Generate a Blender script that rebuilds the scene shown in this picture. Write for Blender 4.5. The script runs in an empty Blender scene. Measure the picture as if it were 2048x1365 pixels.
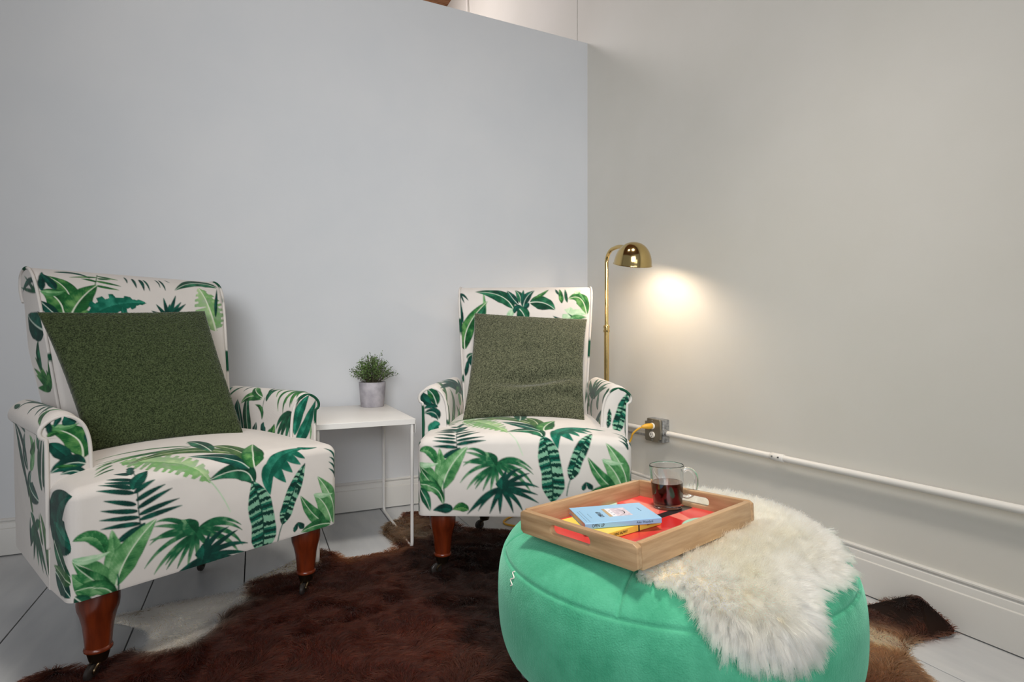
import bpy, bmesh, math, random
import numpy as np
from mathutils import Vector, Matrix

random.seed(7)
RNG = np.random.default_rng(11)
SC = bpy.context.scene
COL = SC.collection

# ------------------------------------------------------------------ camera
cam_d = bpy.data.cameras.new('camera')
cam_d.sensor_width = 36.0
cam_d.lens = 36.0 * 1114.0 / 2048.0
cam_d.shift_y = -2.5 / 2048.0
cam_d.clip_start = 0.05
cam = bpy.data.objects.new('camera', cam_d)
COL.objects.link(cam)
cam.location = (-1.658, -2.605, 0.78)
cam.rotation_euler = (math.radians(90), 0, -math.atan2(0.4187, 0.908))
SC.camera = cam

# ------------------------------------------------------------------ world
world = bpy.data.worlds.new('world')
SC.world = world
world.use_nodes = True
bg = world.node_tree.nodes['Background']
bg.inputs[0].default_value = (0.93, 0.965, 1.0, 1)
bg.inputs[1].default_value = 0.25


def area_light(name, loc, target, size, power, color, size_y=None, spread=180):
    d = bpy.data.lights.new(name, 'AREA')
    d.energy = power
    d.color = color
    d.shape = 'RECTANGLE'
    d.size = size
    d.size_y = size_y or size
    d.spread = math.radians(spread)
    o = bpy.data.objects.new(name, d)
    COL.objects.link(o)
    o.location = loc
    o.rotation_euler = (Vector(target) - Vector(loc)).to_track_quat('-Z', 'Y').to_euler()
    return o


area_light('fill_light', (-2.5, -4.1, 1.9), (-0.55, -0.3, 1.3), 1.6, 20.5, (0.95, 0.97, 1.0), 1.4, 74)  # unseen fill added on the camera side; no window is built there
area_light('fill_light', (-1.7, -4.6, 1.1), (-1.6, -0.6, 0.1), 1.4, 3.5, (0.95, 0.97, 1.0), 1.0, 70)  # second added fill, low, to brighten the floor and lower walls
area_light('ceiling_light', (-1.15, -1.9, 3.4), (-0.95, -1.5, 0.4), 0.4, 12, (1.0, 0.93, 0.84), 0.4, 65)
area_light('ceiling_light', (-2.0, -1.1, 3.6), (-1.6, -1.0, 0.2), 0.4, 10, (1.0, 0.96, 0.91), 0.4)
area_light('ceiling_light', (-1.2, 1.5, 3.4), (-0.3, 1.3, 2.6), 0.6, 22, (1.0, 0.93, 0.93), 0.6)

SC.view_settings.view_transform = 'Standard'
SC.view_settings.look = 'None'
SC.view_settings.gamma = 1.0
SC.view_settings.use_curve_mapping = False
SC.view_settings.exposure = -0.08


# ------------------------------------------------------------------ helpers
def lin(r, g, b):
    f = lambda c: (c / 255 / 12.92) if c / 255 <= 0.04045 else ((c / 255 + 0.055) / 1.055) ** 2.4
    return (f(r), f(g), f(b), 1.0)


def new_mat(name, color, rough=0.5, metal=0.0, sheen=0.0, spec=0.5):
    m = bpy.data.materials.new(name)
    m.use_nodes = True
    b = m.node_tree.nodes['Principled BSDF']
    b.inputs['Base Color'].default_value = color
    b.inputs['Roughness'].default_value = rough
    b.inputs['Metallic'].default_value = metal
    b.inputs['Specular IOR Level'].default_value = spec
    if sheen:
        b.inputs['Sheen Weight'].default_value = sheen
        b.inputs['Sheen Roughness'].default_value = 0.4
    return m


def N(m, t, **kw):
    n = m.node_tree.nodes.new(t)
    for k, v in kw.items():
        if k.startswith('i_'):
            key = k[2:].replace('_', ' ')
            n.inputs[key].default_value = v
        else:
            setattr(n, k, v)
    return n


def L(m, a, b):
    m.node_tree.links.new(a, b)


def bsdf(m):
    return m.node_tree.nodes['Principled BSDF']


def noise_mix(m, c1, c2, scale=5.0, detail=4.0, stretch=(1, 1, 1), lo=0.35, hi=0.65, coord='Object', rough=0.55, distort=0.0):
    tc = N(m, 'ShaderNodeTexCoord')
    mp = N(m, 'ShaderNodeMapping')
    mp.inputs['Scale'].default_value = stretch
    L(m, tc.outputs[coord], mp.inputs['Vector'])
    nz = N(m, 'ShaderNodeTexNoise', i_Scale=scale, i_Detail=detail, i_Roughness=rough, i_Distortion=distort)
    L(m, mp.outputs[0], nz.inputs['Vector'])
    cr = N(m, 'ShaderNodeValToRGB')
    cr.color_ramp.elements[0].position = lo
    cr.color_ramp.elements[1].position = hi
    cr.color_ramp.elements[0].color = c1
    cr.color_ramp.elements[1].color = c2
    L(m, nz.outputs['Fac'], cr.inputs[0])
    L(m, cr.outputs[0], bsdf(m).inputs['Base Color'])
    return mp, nz, cr


def add_bump(m, scale=300, strength=0.3, dist=0.002, coord='Object', stretch=(1, 1, 1), detail=3, kind='noise'):
    tc = N(m, 'ShaderNodeTexCoord')
    mp = N(m, 'ShaderNodeMapping')
    mp.inputs['Scale'].default_value = stretch
    L(m, tc.outputs[coord], mp.inputs['Vector'])
    if kind == 'noise':
        t = N(m, 'ShaderNodeTexNoise', i_Scale=scale, i_Detail=detail)
        out = t.outputs['Fac']
    else:
        t = N(m, 'ShaderNodeTexVoronoi', i_Scale=scale)
        out = t.outputs['Distance']
    L(m, mp.outputs[0], t.inputs['Vector'])
    bp = N(m, 'ShaderNodeBump', i_Strength=strength, i_Distance=dist)
    L(m, out, bp.inputs['Height'])
    prev = bsdf(m).inputs['Normal']
    if prev.is_linked:
        L(m, prev.links[0].from_socket, bp.inputs['Normal'])
    L(m, bp.outputs[0], prev)
    return bp


def tag(o, label=None, cat=None, group=None, kind=None):
    if label:
        o['label'] = label
    if cat:
        o['category'] = cat
    if group:
        o['group'] = group
    if kind:
        o['kind'] = kind
    return o


def empty(name, loc=(0, 0, 0), rz=0.0, label=None, cat=None, group=None):
    o = bpy.data.objects.new(name, None)
    o.empty_display_size = 0.1
    COL.objects.link(o)
    o.location = loc
    o.rotation_euler = (0, 0, rz)
    return tag(o, label, cat, group)


def link(name, me, mat=None, parent=None, smooth=True):
    o = bpy.data.objects.new(name, me)
    COL.objects.link(o)
    if mat is not None and not me.materials:
        me.materials.append(mat)
    if smooth and len(me.polygons):
        me.polygons.foreach_set('use_smooth', np.ones(len(me.polygons), dtype=bool))
    if parent is not None:
        o.parent = parent
    return o


class MB:
    """collects shapes in numpy lists and links them as one mesh object"""

    def __init__(s):
        s.v = []
        s.f = []
        s.n = 0

    def add(s, verts, faces):
        verts = [tuple(map(float, p)) for p in verts]
        s.v += verts
        s.f += [tuple(i + s.n for i in f) for f in faces]
        s.n += len(verts)
        return s

    def grid(s, P, close_u=False, close_v=False, flip=False):
        P = np.asarray(P, float)
        m, n = P.shape[:2]
        fs = []
        for i in range(m if close_u else m - 1):
            for j in range(n if close_v else n - 1):
                a, b = i * n + j, i * n + (j + 1) % n
                c, d = ((i + 1) % m) * n + (j + 1) % n, ((i + 1) % m) * n + j
                fs.append((d, c, b, a) if flip else (a, b, c, d))
        return s.add(P.reshape(-1, 3), fs)

    def lathe(s, prof, seg=32, at=(0, 0, 0), sx=1.0, sy=1.0, caps=True):
        prof = np.asarray(prof, float)
        a = np.linspace(0, 2 * np.pi, seg, endpoint=False)
        P = np.stack([np.outer(np.cos(a), prof[:, 0]) * sx + at[0], np.outer(np.sin(a), prof[:, 0]) * sy + at[1],
                      np.tile(prof[:, 1], (seg, 1)) + at[2]], -1)
        b = s.n
        s.grid(P, close_u=True)
        k = len(prof)
        for e, rev in ((0, True), (k - 1, False)):
            if caps and prof[e, 0] > 1e-5:
                ring = [b + i * k + e for i in range(seg)]
                s.f.append(tuple(reversed(ring)) if rev else tuple(ring))
        return s

    def tube(s, path, r, seg=8, closed=False, caps=True):
        P = np.asarray(path, float)
        n = len(P)
        R = np.broadcast_to(np.asarray(r, float), (n,))
        T = np.roll(P, -1, 0) - np.roll(P, 1, 0)
        if not closed:
            T[0] = P[1] - P[0]
            T[-1] = P[-1] - P[-2]
        T /= np.linalg.norm(T, axis=1)[:, None] + 1e-12
        up = np.array([0, 0, 1.0]) if abs(T[0, 2]) < 0.9 else np.array([1.0, 0, 0])
        Nn = []
        for i in range(n):
            u = up - T[i] * (up @ T[i])
            l = np.linalg.norm(u)
            u = u / l if l > 1e-6 else np.array([1.0, 0, 0])
            Nn.append(u)
            up = u
        Nn = np.array(Nn)
        B = np.cross(T, Nn)
        a = np.linspace(0, 2 * np.pi, seg, endpoint=False)
        G = P[:, None] + R[:, None, None] * (np.cos(a)[None, :, None] * Nn[:, None] + np.sin(a)[None, :, None] * B[:, None])
        b = s.n
        s.grid(G, close_u=closed, close_v=True)
        if caps and not closed:
            s.f.append(tuple(b + j for j in range(seg))[::-1])
            s.f.append(tuple(b + (n - 1) * seg + j for j in range(seg)))
        return s

    def prism(s, poly, axis_from, axis_to, frame=None):
        """poly of 2-D points extruded along local z, optionally mapped by a 4x4 frame"""
        n = len(poly)
        V = [(x, y, axis_from) for x, y in poly] + [(x, y, axis_to) for x, y in poly]
        if frame is not None:
            V = [tuple(frame @ Vector(p)) for p in V]
        F = [tuple(range(n))[::-1], tuple(range(n, 2 * n))]
        F += [(i, (i + 1) % n, n + (i + 1) % n, n + i) for i in range(n)]
        return s.add(V, F)

    def box(s, lo, hi):
        x0, y0, z0 = lo
        x1, y1, z1 = hi
        return s.add([(x0, y0, z0), (x1, y0, z0), (x1, y1, z0), (x0, y1, z0), (x0, y0, z1), (x1, y0, z1), (x1, y1, z1), (x0, y1, z1)],
                     [(3, 2, 1, 0), (4, 5, 6, 7), (0, 1, 5, 4), (1, 2, 6, 5), (2, 3, 7, 6), (3, 0, 4, 7)])

    def mesh(s, name):
        me = bpy.data.meshes.new(name)
        me.from_pydata(s.v, [], s.f)
        me.validate()
        me.update()
        return me

    def build(s, name, mat, parent=None, smooth=True, bevel=0.0, seg=2, weld=False, auto=None):
        me = s.mesh(name)
        if bevel or weld:
            bm = bmesh.new()
            bm.from_mesh(me)
            if weld:
                bmesh.ops.remove_doubles(bm, verts=bm.verts, dist=1e-5)
            bmesh.ops.recalc_face_normals(bm, faces=bm.faces)
            if bevel:
                es = [e for e in bm.edges if len(e.link_faces) == 2 and e.calc_face_angle(0) > 0.6]
                bmesh.ops.bevel(bm, geom=es, offset=bevel, segments=seg, affect='EDGES', profile=0.5)
            bm.to_mesh(me)
            bm.free()
        o = link(name, me, mat, parent, smooth)
        if smooth:
            me.set_sharp_from_angle(angle=auto if auto else 0.7)
        return o


def bez(p0, p1, p2, n=16):
    t = np.linspace(0, 1, n)[:, None]
    p0, p1, p2 = map(lambda q: np.asarray(q, float), (p0, p1, p2))
    return (1 - t) ** 2 * p0 + 2 * t * (1 - t) * p1 + t ** 2 * p2


def smooth_path(pts, n=8, closed=False):
    """Catmull-Rom through the points"""
    P = np.asarray(pts, float)
    k = len(P)
    out = []
    for i in range(k if closed else k - 1):
        if closed:
            a, b, c, d = P[(i - 1) % k], P[i], P[(i + 1) % k], P[(i + 2) % k]
        else:
            a, b, c, d = P[max(i - 1, 0)], P[i], P[i + 1], P[min(i + 2, k - 1)]
        t = np.linspace(0, 1, n, endpoint=False)[:, None]
        out.append(0.5 * (2 * b + (c - a) * t + (2 * a - 5 * b + 4 * c - d) * t ** 2 + (-a + 3 * b - 3 * c + d) * t ** 3))
    out = np.concatenate(out)
    if not closed:
        out = np.vstack([out, P[-1:]])
    return out


def resample(P, step=None, n=None):
    P = np.asarray(P, float)
    d = np.r_[0, np.cumsum(np.linalg.norm(np.diff(P, axis=0), axis=1))]
    m = n if n else max(2, int(math.ceil(d[-1] / step)) + 1)
    s = np.linspace(0, d[-1], m)
    return np.stack([np.interp(s, d, P[:, k]) for k in range(P.shape[1])], -1), s


def fast_mesh(name, V, Q, colors=None, attr='print'):
    """quads straight from numpy, welded where points coincide"""
    key = np.round(V / 2e-5).astype(np.int64)
    key = key - key.min(0)
    key = (key[:, 0] << 42) + (key[:, 1] << 21) + key[:, 2]
    _, idx, inv = np.unique(key, return_index=True, return_inverse=True)
    inv = inv.reshape(-1)
    V2 = V[idx]
    Q2 = inv[Q]
    ok = (Q2[:, 0] != Q2[:, 1]) & (Q2[:, 1] != Q2[:, 2]) & (Q2[:, 2] != Q2[:, 3]) & (Q2[:, 3] != Q2[:, 0])
    Q2 = Q2[ok]
    me = bpy.data.meshes.new(name)
    me.vertices.add(len(V2))
    me.vertices.foreach_set('co', V2.astype(np.float32).ravel())
    me.loops.add(len(Q2) * 4)
    me.loops.foreach_set('vertex_index', Q2.astype(np.int32).ravel())
    me.polygons.add(len(Q2))
    me.polygons.foreach_set('loop_start', np.arange(0, len(Q2) * 4, 4, dtype=np.int32))
    me.update(calc_edges=True)
    me.validate()
    if colors is not None:
        a = me.color_attributes.new(attr, 'FLOAT_COLOR', 'POINT')
        c = np.concatenate([colors[idx], np.ones((len(idx), 1))], 1)
        a.data.foreach_set('color', c.astype(np.float32).ravel())
    return me


def grid_quads(m, n, off=0, flip=False):
    i, j = np.meshgrid(np.arange(m - 1), np.arange(n - 1), indexing='ij')
    a = (i * n + j).ravel() + off
    q = np.stack([a, a + 1, a + n + 1, a + n], -1)
    return q[:, ::-1] if flip else q


def vnoise(x, y, seed=0):
    """cheap smooth value noise in 0..1 on arrays"""
    xi, yi = np.floor(x).astype(np.int64), np.floor(y).astype(np.int64)
    fx, fy = x - xi, y - yi
    fx, fy = fx * fx * (3 - 2 * fx), fy * fy * (3 - 2 * fy)

    def h(a, b):
        v = np.sin(a * 127.1 + b * 311.7 + seed * 74.7) * 43758.5453
        return v - np.floor(v)
    return (h(xi, yi) * (1 - fx) + h(xi + 1, yi) * fx) * (1 - fy) + (h(xi, yi + 1) * (1 - fx) + h(xi + 1, yi + 1) * fx) * fy


def fnoise(x, y, f, seed=0, octs=3):
    s = 0
    a = 0.55
    t = 0
    for o in range(octs):
        s = s + a * vnoise(x * f, y * f, seed + o * 13)
        t += a
        a *= 0.5
        f *= 2.03
    return s / t


def in_poly(P, poly):
    x, y = P[:, 0], P[:, 1]
    c = np.zeros(len(P), bool)
    n = len(poly)
    for i in range(n):
        x0, y0 = poly[i]
        x1, y1 = poly[(i + 1) % n]
        cond = ((y0 > y) != (y1 > y))
        with np.errstate(divide='ignore', invalid='ignore'):
            c ^= cond & (x < (x1 - x0) * (y - y0) / (y1 - y0 + 1e-12) + x0)
    return c


def poly_dist(P, poly):
    poly = np.asarray(poly, float)
    best = np.full(len(P), 1e9)
    for i in range(len(poly)):
        a, b = poly[i], poly[(i + 1) % len(poly)]
        ab = b - a
        t = np.clip(((P - a) @ ab) / (ab @ ab + 1e-12), 0, 1)
        best = np.minimum(best, np.linalg.norm(P - (a + t[:, None] * ab), axis=1))
    return best


def hair_object(name, pts, radii, colors, mat, parent):
    """pts (n,k,3) strands as one hair-curves object with a colour per strand"""
    n, k, _ = pts.shape
    cu = bpy.data.hair_curves.new(name)
    cu.add_curves([k] * n)
    cu.points.foreach_set('position', pts.astype(np.float32).ravel())
    ra = cu.attributes.get('radius') or cu.attributes.new('radius', 'FLOAT', 'POINT')
    ra.data.foreach_set('value', np.ascontiguousarray(radii, dtype=np.float32).ravel())
    ca = cu.attributes.new('tint', 'FLOAT_COLOR', 'CURVE')
    ca.data.foreach_set('color', np.concatenate([colors, np.ones((n, 1))], 1).astype(np.float32).ravel())
    o = bpy.data.objects.new(name, cu)
    COL.objects.link(o)
    cu.materials.append(mat)
    o.parent = parent
    o['kind'] = 'stuff'
    return o


def tint_material(name, rough=0.5, attr='tint', spec=0.35, sheen=0.0):
    m = new_mat(name, (0.5, 0.5, 0.5, 1), rough, spec=spec, sheen=sheen)
    a = N(m, 'ShaderNodeAttribute')
    a.attribute_name = attr
    L(m, a.outputs['Color'], bsdf(m).inputs['Base Color'])
    return m


def hair_material(name, rough=0.35, radial=0.4, attr='tint', coat=0.0):
    m = bpy.data.materials.new(name)
    m.use_nodes = True
    nt = m.node_tree
    nt.nodes.clear()
    out = nt.nodes.new('ShaderNodeOutputMaterial')
    h = nt.nodes.new('ShaderNodeBsdfHairPrincipled')
    h.parametrization = 'COLOR'
    h.inputs['Roughness'].default_value = rough
    h.inputs['Radial Roughness'].default_value = radial
    h.inputs['Coat'].default_value = coat
    h.inputs['Random Roughness'].default_value = 0.2
    a = nt.nodes.new('ShaderNodeAttribute')
    a.attribute_name = attr
    nt.links.new(a.outputs['Color'], h.inputs['Color'])
    nt.links.new(h.outputs[0], out.inputs[0])
    return m


# ------------------------------------------------------------------ materials
M = {}
M['wall'] = new_mat('wall_paint', lin(205, 205, 203), 0.62)
noise_mix(M['wall'], lin(203, 205, 207), lin(208, 209, 210), 2.0)
add_bump(M['wall'], 160, 0.05, 0.002)
M['wall_r'] = new_mat('wall_paint_warm', lin(205, 204, 199), 0.6)
noise_mix(M['wall_r'], lin(207, 204, 195), lin(211, 208, 200), 2.0)
add_bump(M['wall_r'], 160, 0.05, 0.002)
M['trim'] = new_mat('trim_paint', lin(206, 204, 199), 0.42)
M['floor'] = new_mat('painted_board', lin(190, 193, 196), 0.3)
mp_, nz_, cr_ = noise_mix(M['floor'], lin(176, 178, 180), lin(190, 191, 191), 7.0, 6, (3, 0.6, 1), 0.3, 0.7)
add_bump(M['floor'], 40, 0.12, 0.002, stretch=(3, 0.4, 1))
M['gap'] = new_mat('dark_gap', lin(24, 22, 20), 0.9)
M['ceil'] = new_mat('ceiling_timber', lin(150, 98, 62), 0.6)
noise_mix(M['ceil'], lin(112, 68, 42), lin(178, 122, 80), 6.0, 5, (0.5, 6, 1), 0.3, 0.7)
M['brass'] = new_mat('polished_brass', lin(206, 180, 122), 0.13, 1.0)
M['brass_in'] = new_mat('lamp_lining', lin(238, 225, 190), 0.4)
M['white_metal'] = new_mat('white_powder_coat', lin(226, 223, 218), 0.38)
M['steel'] = new_mat('galvanised_steel', lin(170, 172, 174), 0.38, 0.85)
noise_mix(M['steel'], lin(140, 142, 145), lin(198, 200, 202), 60.0, 4)
M['plate'] = new_mat('outlet_plate', lin(128, 122, 108), 0.4, 0.55)
M['ivory'] = new_mat('ivory_plastic', lin(236, 232, 222), 0.4)
M['dark'] = new_mat('dark_slot', lin(30, 28, 27), 0.6)
M['cord'] = new_mat('yellow_cord', lin(226, 170, 50), 0.45)
M['conduit'] = new_mat('painted_conduit', lin(226, 223, 217), 0.36)
M['leg'] = new_mat('cherry_wood', lin(120, 52, 20), 0.25)
noise_mix(M['leg'], lin(74, 26, 10), lin(116, 46, 18), 9.0, 5, (5, 5, 0.7), 0.3, 0.75)
M['caster'] = new_mat('antique_brass', lin(74, 62, 46), 0.3, 0.9)
M['wheel'] = new_mat('caster_wheel', lin(58, 54, 52), 0.35, 0.6)
M['pot'] = new_mat('grey_ceramic', lin(168, 163, 168), 0.7)
noise_mix(M['pot'], lin(150, 146, 152), lin(182, 177, 182), 22.0, 5)
M['soil'] = new_mat('potting_soil', lin(38, 30, 24), 0.95)
M['stem'] = new_mat('plant_stem', lin(74, 70, 50), 0.7)
M['glass'] = new_mat('clear_glass', (1, 1, 1, 1), 0.0)
bsdf(M['glass']).inputs['Transmission Weight'].default_value = 1.0
bsdf(M['glass']).inputs['IOR'].default_value = 1.48
M['coffee'] = new_mat('black_tea', lin(44, 12, 8), 0.05)
M['bamboo'] = new_mat('bamboo', lin(196, 158, 116), 0.42)
noise_mix(M['bamboo'], lin(156, 122, 86), lin(188, 156, 118), 9.0, 6, (14, 1.2, 14), 0.28, 0.72)
add_bump(M['bamboo'], 60, 0.08, 0.001, stretch=(10, 1, 10))
M['page'] = new_mat('book_pages', lin(206, 184, 160), 0.8)
noise_mix(M['page'], lin(186, 160, 134), lin(218, 198, 176), 60.0, 2, (0.2, 0.2, 12))
M['ink'] = new_mat('black_ink', lin(28, 27, 30), 0.6)
M['blue'] = new_mat('blue_cover', lin(138, 182, 214), 0.35)
M['yellow'] = new_mat('yellow_cover', lin(226, 200, 84), 0.35)

# ------------------------------------------------------------------ the room
ANG = 0.035            # the long wall is a touch out of square
_n = math.hypot(1, ANG)


def RW(t, off, z):
    """a point t metres along the right wall from the corner, off metres out of it"""
    return (ANG * t / _n - off / _n, -t / _n - ANG * off / _n, z)


def rw_prism(mb, t0, t1, prof):
    """prof: (off, z) polygon swept along the right wall"""
    n = len(prof)
    V = [RW(t0, o, z) for o, z in prof] + [RW(t1, o, z) for o, z in prof]
    F = [tuple(range(n)), tuple(range(n, 2 * n))[::-1]] + [(i, n + i, n + (i + 1) % n, (i + 1) % n) for i in range(n)]
    return mb.add(V, F)


WALL_H = 2.41
CEIL = 3.8
Y_NEAR, Y_FAR, X_LEFT = -5.2, 2.7, -4.8

w = MB().box((X_LEFT, 0.0, 0.0), (0.0, 0.1, WALL_H)).build('wall_left', M['wall'], smooth=False)
tag(w, 'pale grey partition wall that stops short of the ceiling', kind='structure')
mb = MB()
rw_prism(mb, -0.1, 5.2, [(0, 0), (0, CEIL), (-0.12, CEIL), (-0.12, 0)])
w = mb.build('wall_right', M['wall_r'], smooth=False, weld=True)
tag(w, 'long warm white wall behind the brass lamp', kind='structure')
mb = MB()
rw_prism(mb, -2.8, -0.1, [(0.003, 0), (0.003, CEIL), (-0.12, CEIL), (-0.12, 0)])
w = mb.build('wall_beyond', M['wall_r'], smooth=False, weld=True)
tag(w, 'white wall seen over the top of the partition', kind='structure')
mb = MB().box((X_LEFT, 2.7, 0), (0.0, 2.8, CEIL))
tag(mb.build('wall_back', M['wall_r'], smooth=False), 'far wall of the next room hidden by the partition', kind='structure')

fl = MB().box((X_LEFT, Y_NEAR, -0.05), (0.3, Y_FAR, -0.018)).build('floor', M['gap'], smooth=False)
tag(fl, 'floor of wide painted boards with dark gaps', kind='structure')
edges = [0.32, -0.189, -0.52, -0.845, -1.134, -1.407, -1.690, -1.957, -2.253]
while edges[-1] > X_LEFT:
    edges.append(edges[-1] - 0.28)
for i, (a, b) in enumerate(zip(edges[:-1], edges[1:])):
    MB().box((b + 0.0016, Y_NEAR, -0.018), (a - 0.0016, Y_FAR, 0.0)).build('floor_board', M['floor'], fl, smooth=True, bevel=0.0008, seg=1)

ce = MB().box((X_LEFT, Y_NEAR, CEIL + 0.03), (0.1, Y_FAR, CEIL + 0.08)).build('ceiling', M['gap'], smooth=False)
tag(ce, 'warm brown timber plank ceiling', kind='structure')
y = Y_NEAR
plank = None
while y < Y_FAR - 0.05:
    if plank is None:
        me = MB().box((X_LEFT, 0.003, 0), (0.06, 0.142, 0.03)).mesh('ceiling_plank')
        me.materials.append(M['ceil'])
        plank = me
    o = bpy.data.objects.new('ceiling_plank', plank)
    COL.objects.link(o)
    o.parent = ce
    o.location = (0, y, CEIL)
    y += 0.145

BB = [(0, 0.142), (0.007, 0.142), (0.0115, 0.139), (0.012, 0.135), (0.0085, 0.130), (0.0085, 0.128), (0.012, 0.125), (0.0145, 0.117), (0.016, 0.110),
      (0.0165, 0.107), (0.022, 0.1055), (0.023, 0.103), (0.023, 0.004), (0, 0.004)]
mb = MB()
rw_prism(mb, 0.01, 5.2, BB)
o = mb.build('baseboard_right', M['trim'], smooth=True, weld=True, auto=0.5)
tag(o, 'tall moulded baseboard along the right wall', kind='structure')
mb = MB()
P = [(-off, z * 0.925 + 0.0006) for off, z in BB]
n = len(P)
mb.add([(X_LEFT, q, z) for q, z in P] + [(0.0, q, z) for q, z in P],
       [tuple(range(n)), tuple(range(n, 2 * n))[::-1]] + [(i, n + i, n + (i + 1) % n, (i + 1) % n) for i in range(n)])
o = mb.build('baseboard_left', M['trim'], smooth=True, weld=True, auto=0.5)
tag(o, 'moulded baseboard along the partition wall', kind='structure')

# thin white cable running down the far wall above the partition
cab = smooth_path([RW(-1.72, 0.020, 3.75), RW(-1.70, 0.020, 3.5), RW(-1.675, 0.020, 3.3), RW(-1.66, 0.020, 3.1), RW(-1.66, 0.02, 0.6)], 6)
o = MB().tube(cab, 0.006, 8).build('wall_cable', M['conduit'])
tag(o, 'thin white cable running up the wall above the partition', 'cable')

# ------------------------------------------------------------------ conduit and outlet on the right wall
ZC = 0.366
root = empty('electrical_conduit', RW(1.3, 0.03, ZC), label='white painted metal conduit running along the right wall above the baseboard', cat='conduit')


def to_local(root, pts):
    inv = Matrix.Translation(root.location).inverted()
    return [tuple(inv @ Vector(p)) for p in pts]


MB().tube(to_local(root, [RW(t, 0.03, ZC) for t in (0.648, 1.12, 1.6, 2.2, 3.2, 4.4)]), 0.0112, 16).build('pipe', M['conduit'], root)
MB().tube(to_local(root, [RW(t, 0.03, ZC) for t in (1.19, 1.192, 1.240, 1.242)]), [0.0125, 0.0138, 0.0138, 0.0125], 16).build('coupling', M['conduit'], root)
for t in (1.203, 1.228):
    MB().tube(to_local(root, [RW(t, 0.042, ZC + 0.003), RW(t, 0.0465, ZC + 0.003)]), 0.003, 8).build('screw', M['steel'], root)
MB().tube(to_local(root, [RW(t, 0.03, ZC) for t in (0.30, 0.45, 0.535)]), 0.0112, 16).build('pipe', M['conduit'], root)

box_c = RW(0.59, 0, ZC + 0.006)
root = empty('outlet_box', box_c, rz=0.0, label='square galvanised outlet box on the wall beside the lamp', cat='outlet')
root.rotation_euler = (0, 0, math.atan(ANG))
# local frame: x out of the wall is -x, y along the wall towards the corner is +y
s = 0.051
MB().box((-0.040, -s, -s), (0.0, s, s)).build('box', M['steel'], root, bevel=0.004, seg=2)
oct_ = [(-s, -s + .014), (-s + .014, -s + .014), (-s + .014, -s), (s - .006, -s), (s, -s + .006), (s, s - .014), (s - .014, s - .014), (s - .014, s), (-s + .006, s), (-s, s - .006)]
fr = Matrix(((0, 0, -1, 0), (1, 0, 0, 0), (0, 1, 0, 0), (0, 0, 0, 1)))
pl = MB().prism(oct_, 0.043, 0.054, fr).build('cover_plate', M['plate'], root, bevel=0.0015, seg=1)
for zc in (0.0195, -0.0195):
    r = MB().lathe([(0, 0), (0.0165, 0), (0.0165, 0.004), (0.0155, 0.0055), (0, 0.0055)], 24)
    r.v = [(-0.054 - p[2], p[0], p[1] * 0.86 + zc) for p in r.v]
    rc = r.build('receptacle', M['ivory'], root, weld=True)
    if zc < 0:
        for yy, hh in ((-0.0055, 0.0045), (0.0055, 0.0036)):
            MB().box((-0.0602, yy - 0.0011, zc + 0.002 - hh), (-0.0593, yy + 0.0011, zc + 0.002 + hh)).build('slot', M['dark'], rc, smooth=False)
        MB().tube([(-0.0593, 0, zc - 0.0085), (-0.0603, 0, zc - 0.0085)], 0.0022, 10).build('slot', M['dark'], rc)
for yy, zz in ((0, 0.043), (0, 0), (0, -0.043)):
    MB().tube([(-0.0535, yy, zz), (-0.0562, yy, zz)], 0.0032, 10).build('screw', M['steel'], root)
for yy in (-1,):
    MB().tube([(-0.022, -s - 0.0008, 0.020), (-0.022, -s + 0.002, 0.020)], 0.013, 20).build('knockout', M['steel'], root)
# connector collar towards the conduit
MB().tube([(-0.030, -s + 0.004, -0.006), (-0.030, -s - 0.010, -0.006), (-0.030, -s - 0.011, -0.006), (-0.030, -s - 0.024, -0.006)], [0.0165, 0.0165, 0.0135, 0.0135], 14).build('connector', M['steel'], root)
# flexible steel cable going left behind the chair
fx = [(-0.020 + 0.0, s + d, -0.036 - 0.05 * max(0, d - 0.08)) for d in np.arange(0, 0.22, 0.003)]
MB().tube(fx, [0.0062 if i % 2 else 0.0048 for i in range(len(fx))], 10).build('flexible_cable', M['steel'], root)

# yellow extension cord: plug and lead
root = empty('extension_cord', RW(0.57, 0.06, ZC + 0.02), label='yellow extension cord plugged into the wall outlet', cat='cord')
bw = Matrix.Translation(Vector(box_c)) @ Matrix.Rotation(math.atan(ANG), 4, 'Z')
pg = [tuple(bw @ Vector(p)) for p in ((-0.0598, 0, 0.0195), (-0.075, 0.001, 0.0195), (-0.088, 0.006, 0.0195), (-0.102, 0.014, 0.016))]
MB().tube(to_local(root, pg), [0.0125, 0.0135, 0.0115, 0.007], 14).build('plug', M['cord'], root)
lead = [pg[-1]] + [tuple(bw @ Vector(p)) for p in ((-0.118, 0.026, 0.004), (-0.132, 0.042, -0.018), (-0.135, 0.062, -0.06))] + \
       [(-0.20, -0.50, 0.15), (-0.26, -0.42, 0.02), (-0.40, -0.36, 0.0045), (-0.55, -0.36, 0.0045), (-0.66, -0.40, 0.0045), (-0.70, -0.47, 0.0045), (-0.60, -0.58, 0.0045)]
MB().tube(to_local(root, smooth_path(lead, 10)), 0.0042, 8).build('lead', M['cord'], root)

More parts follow.
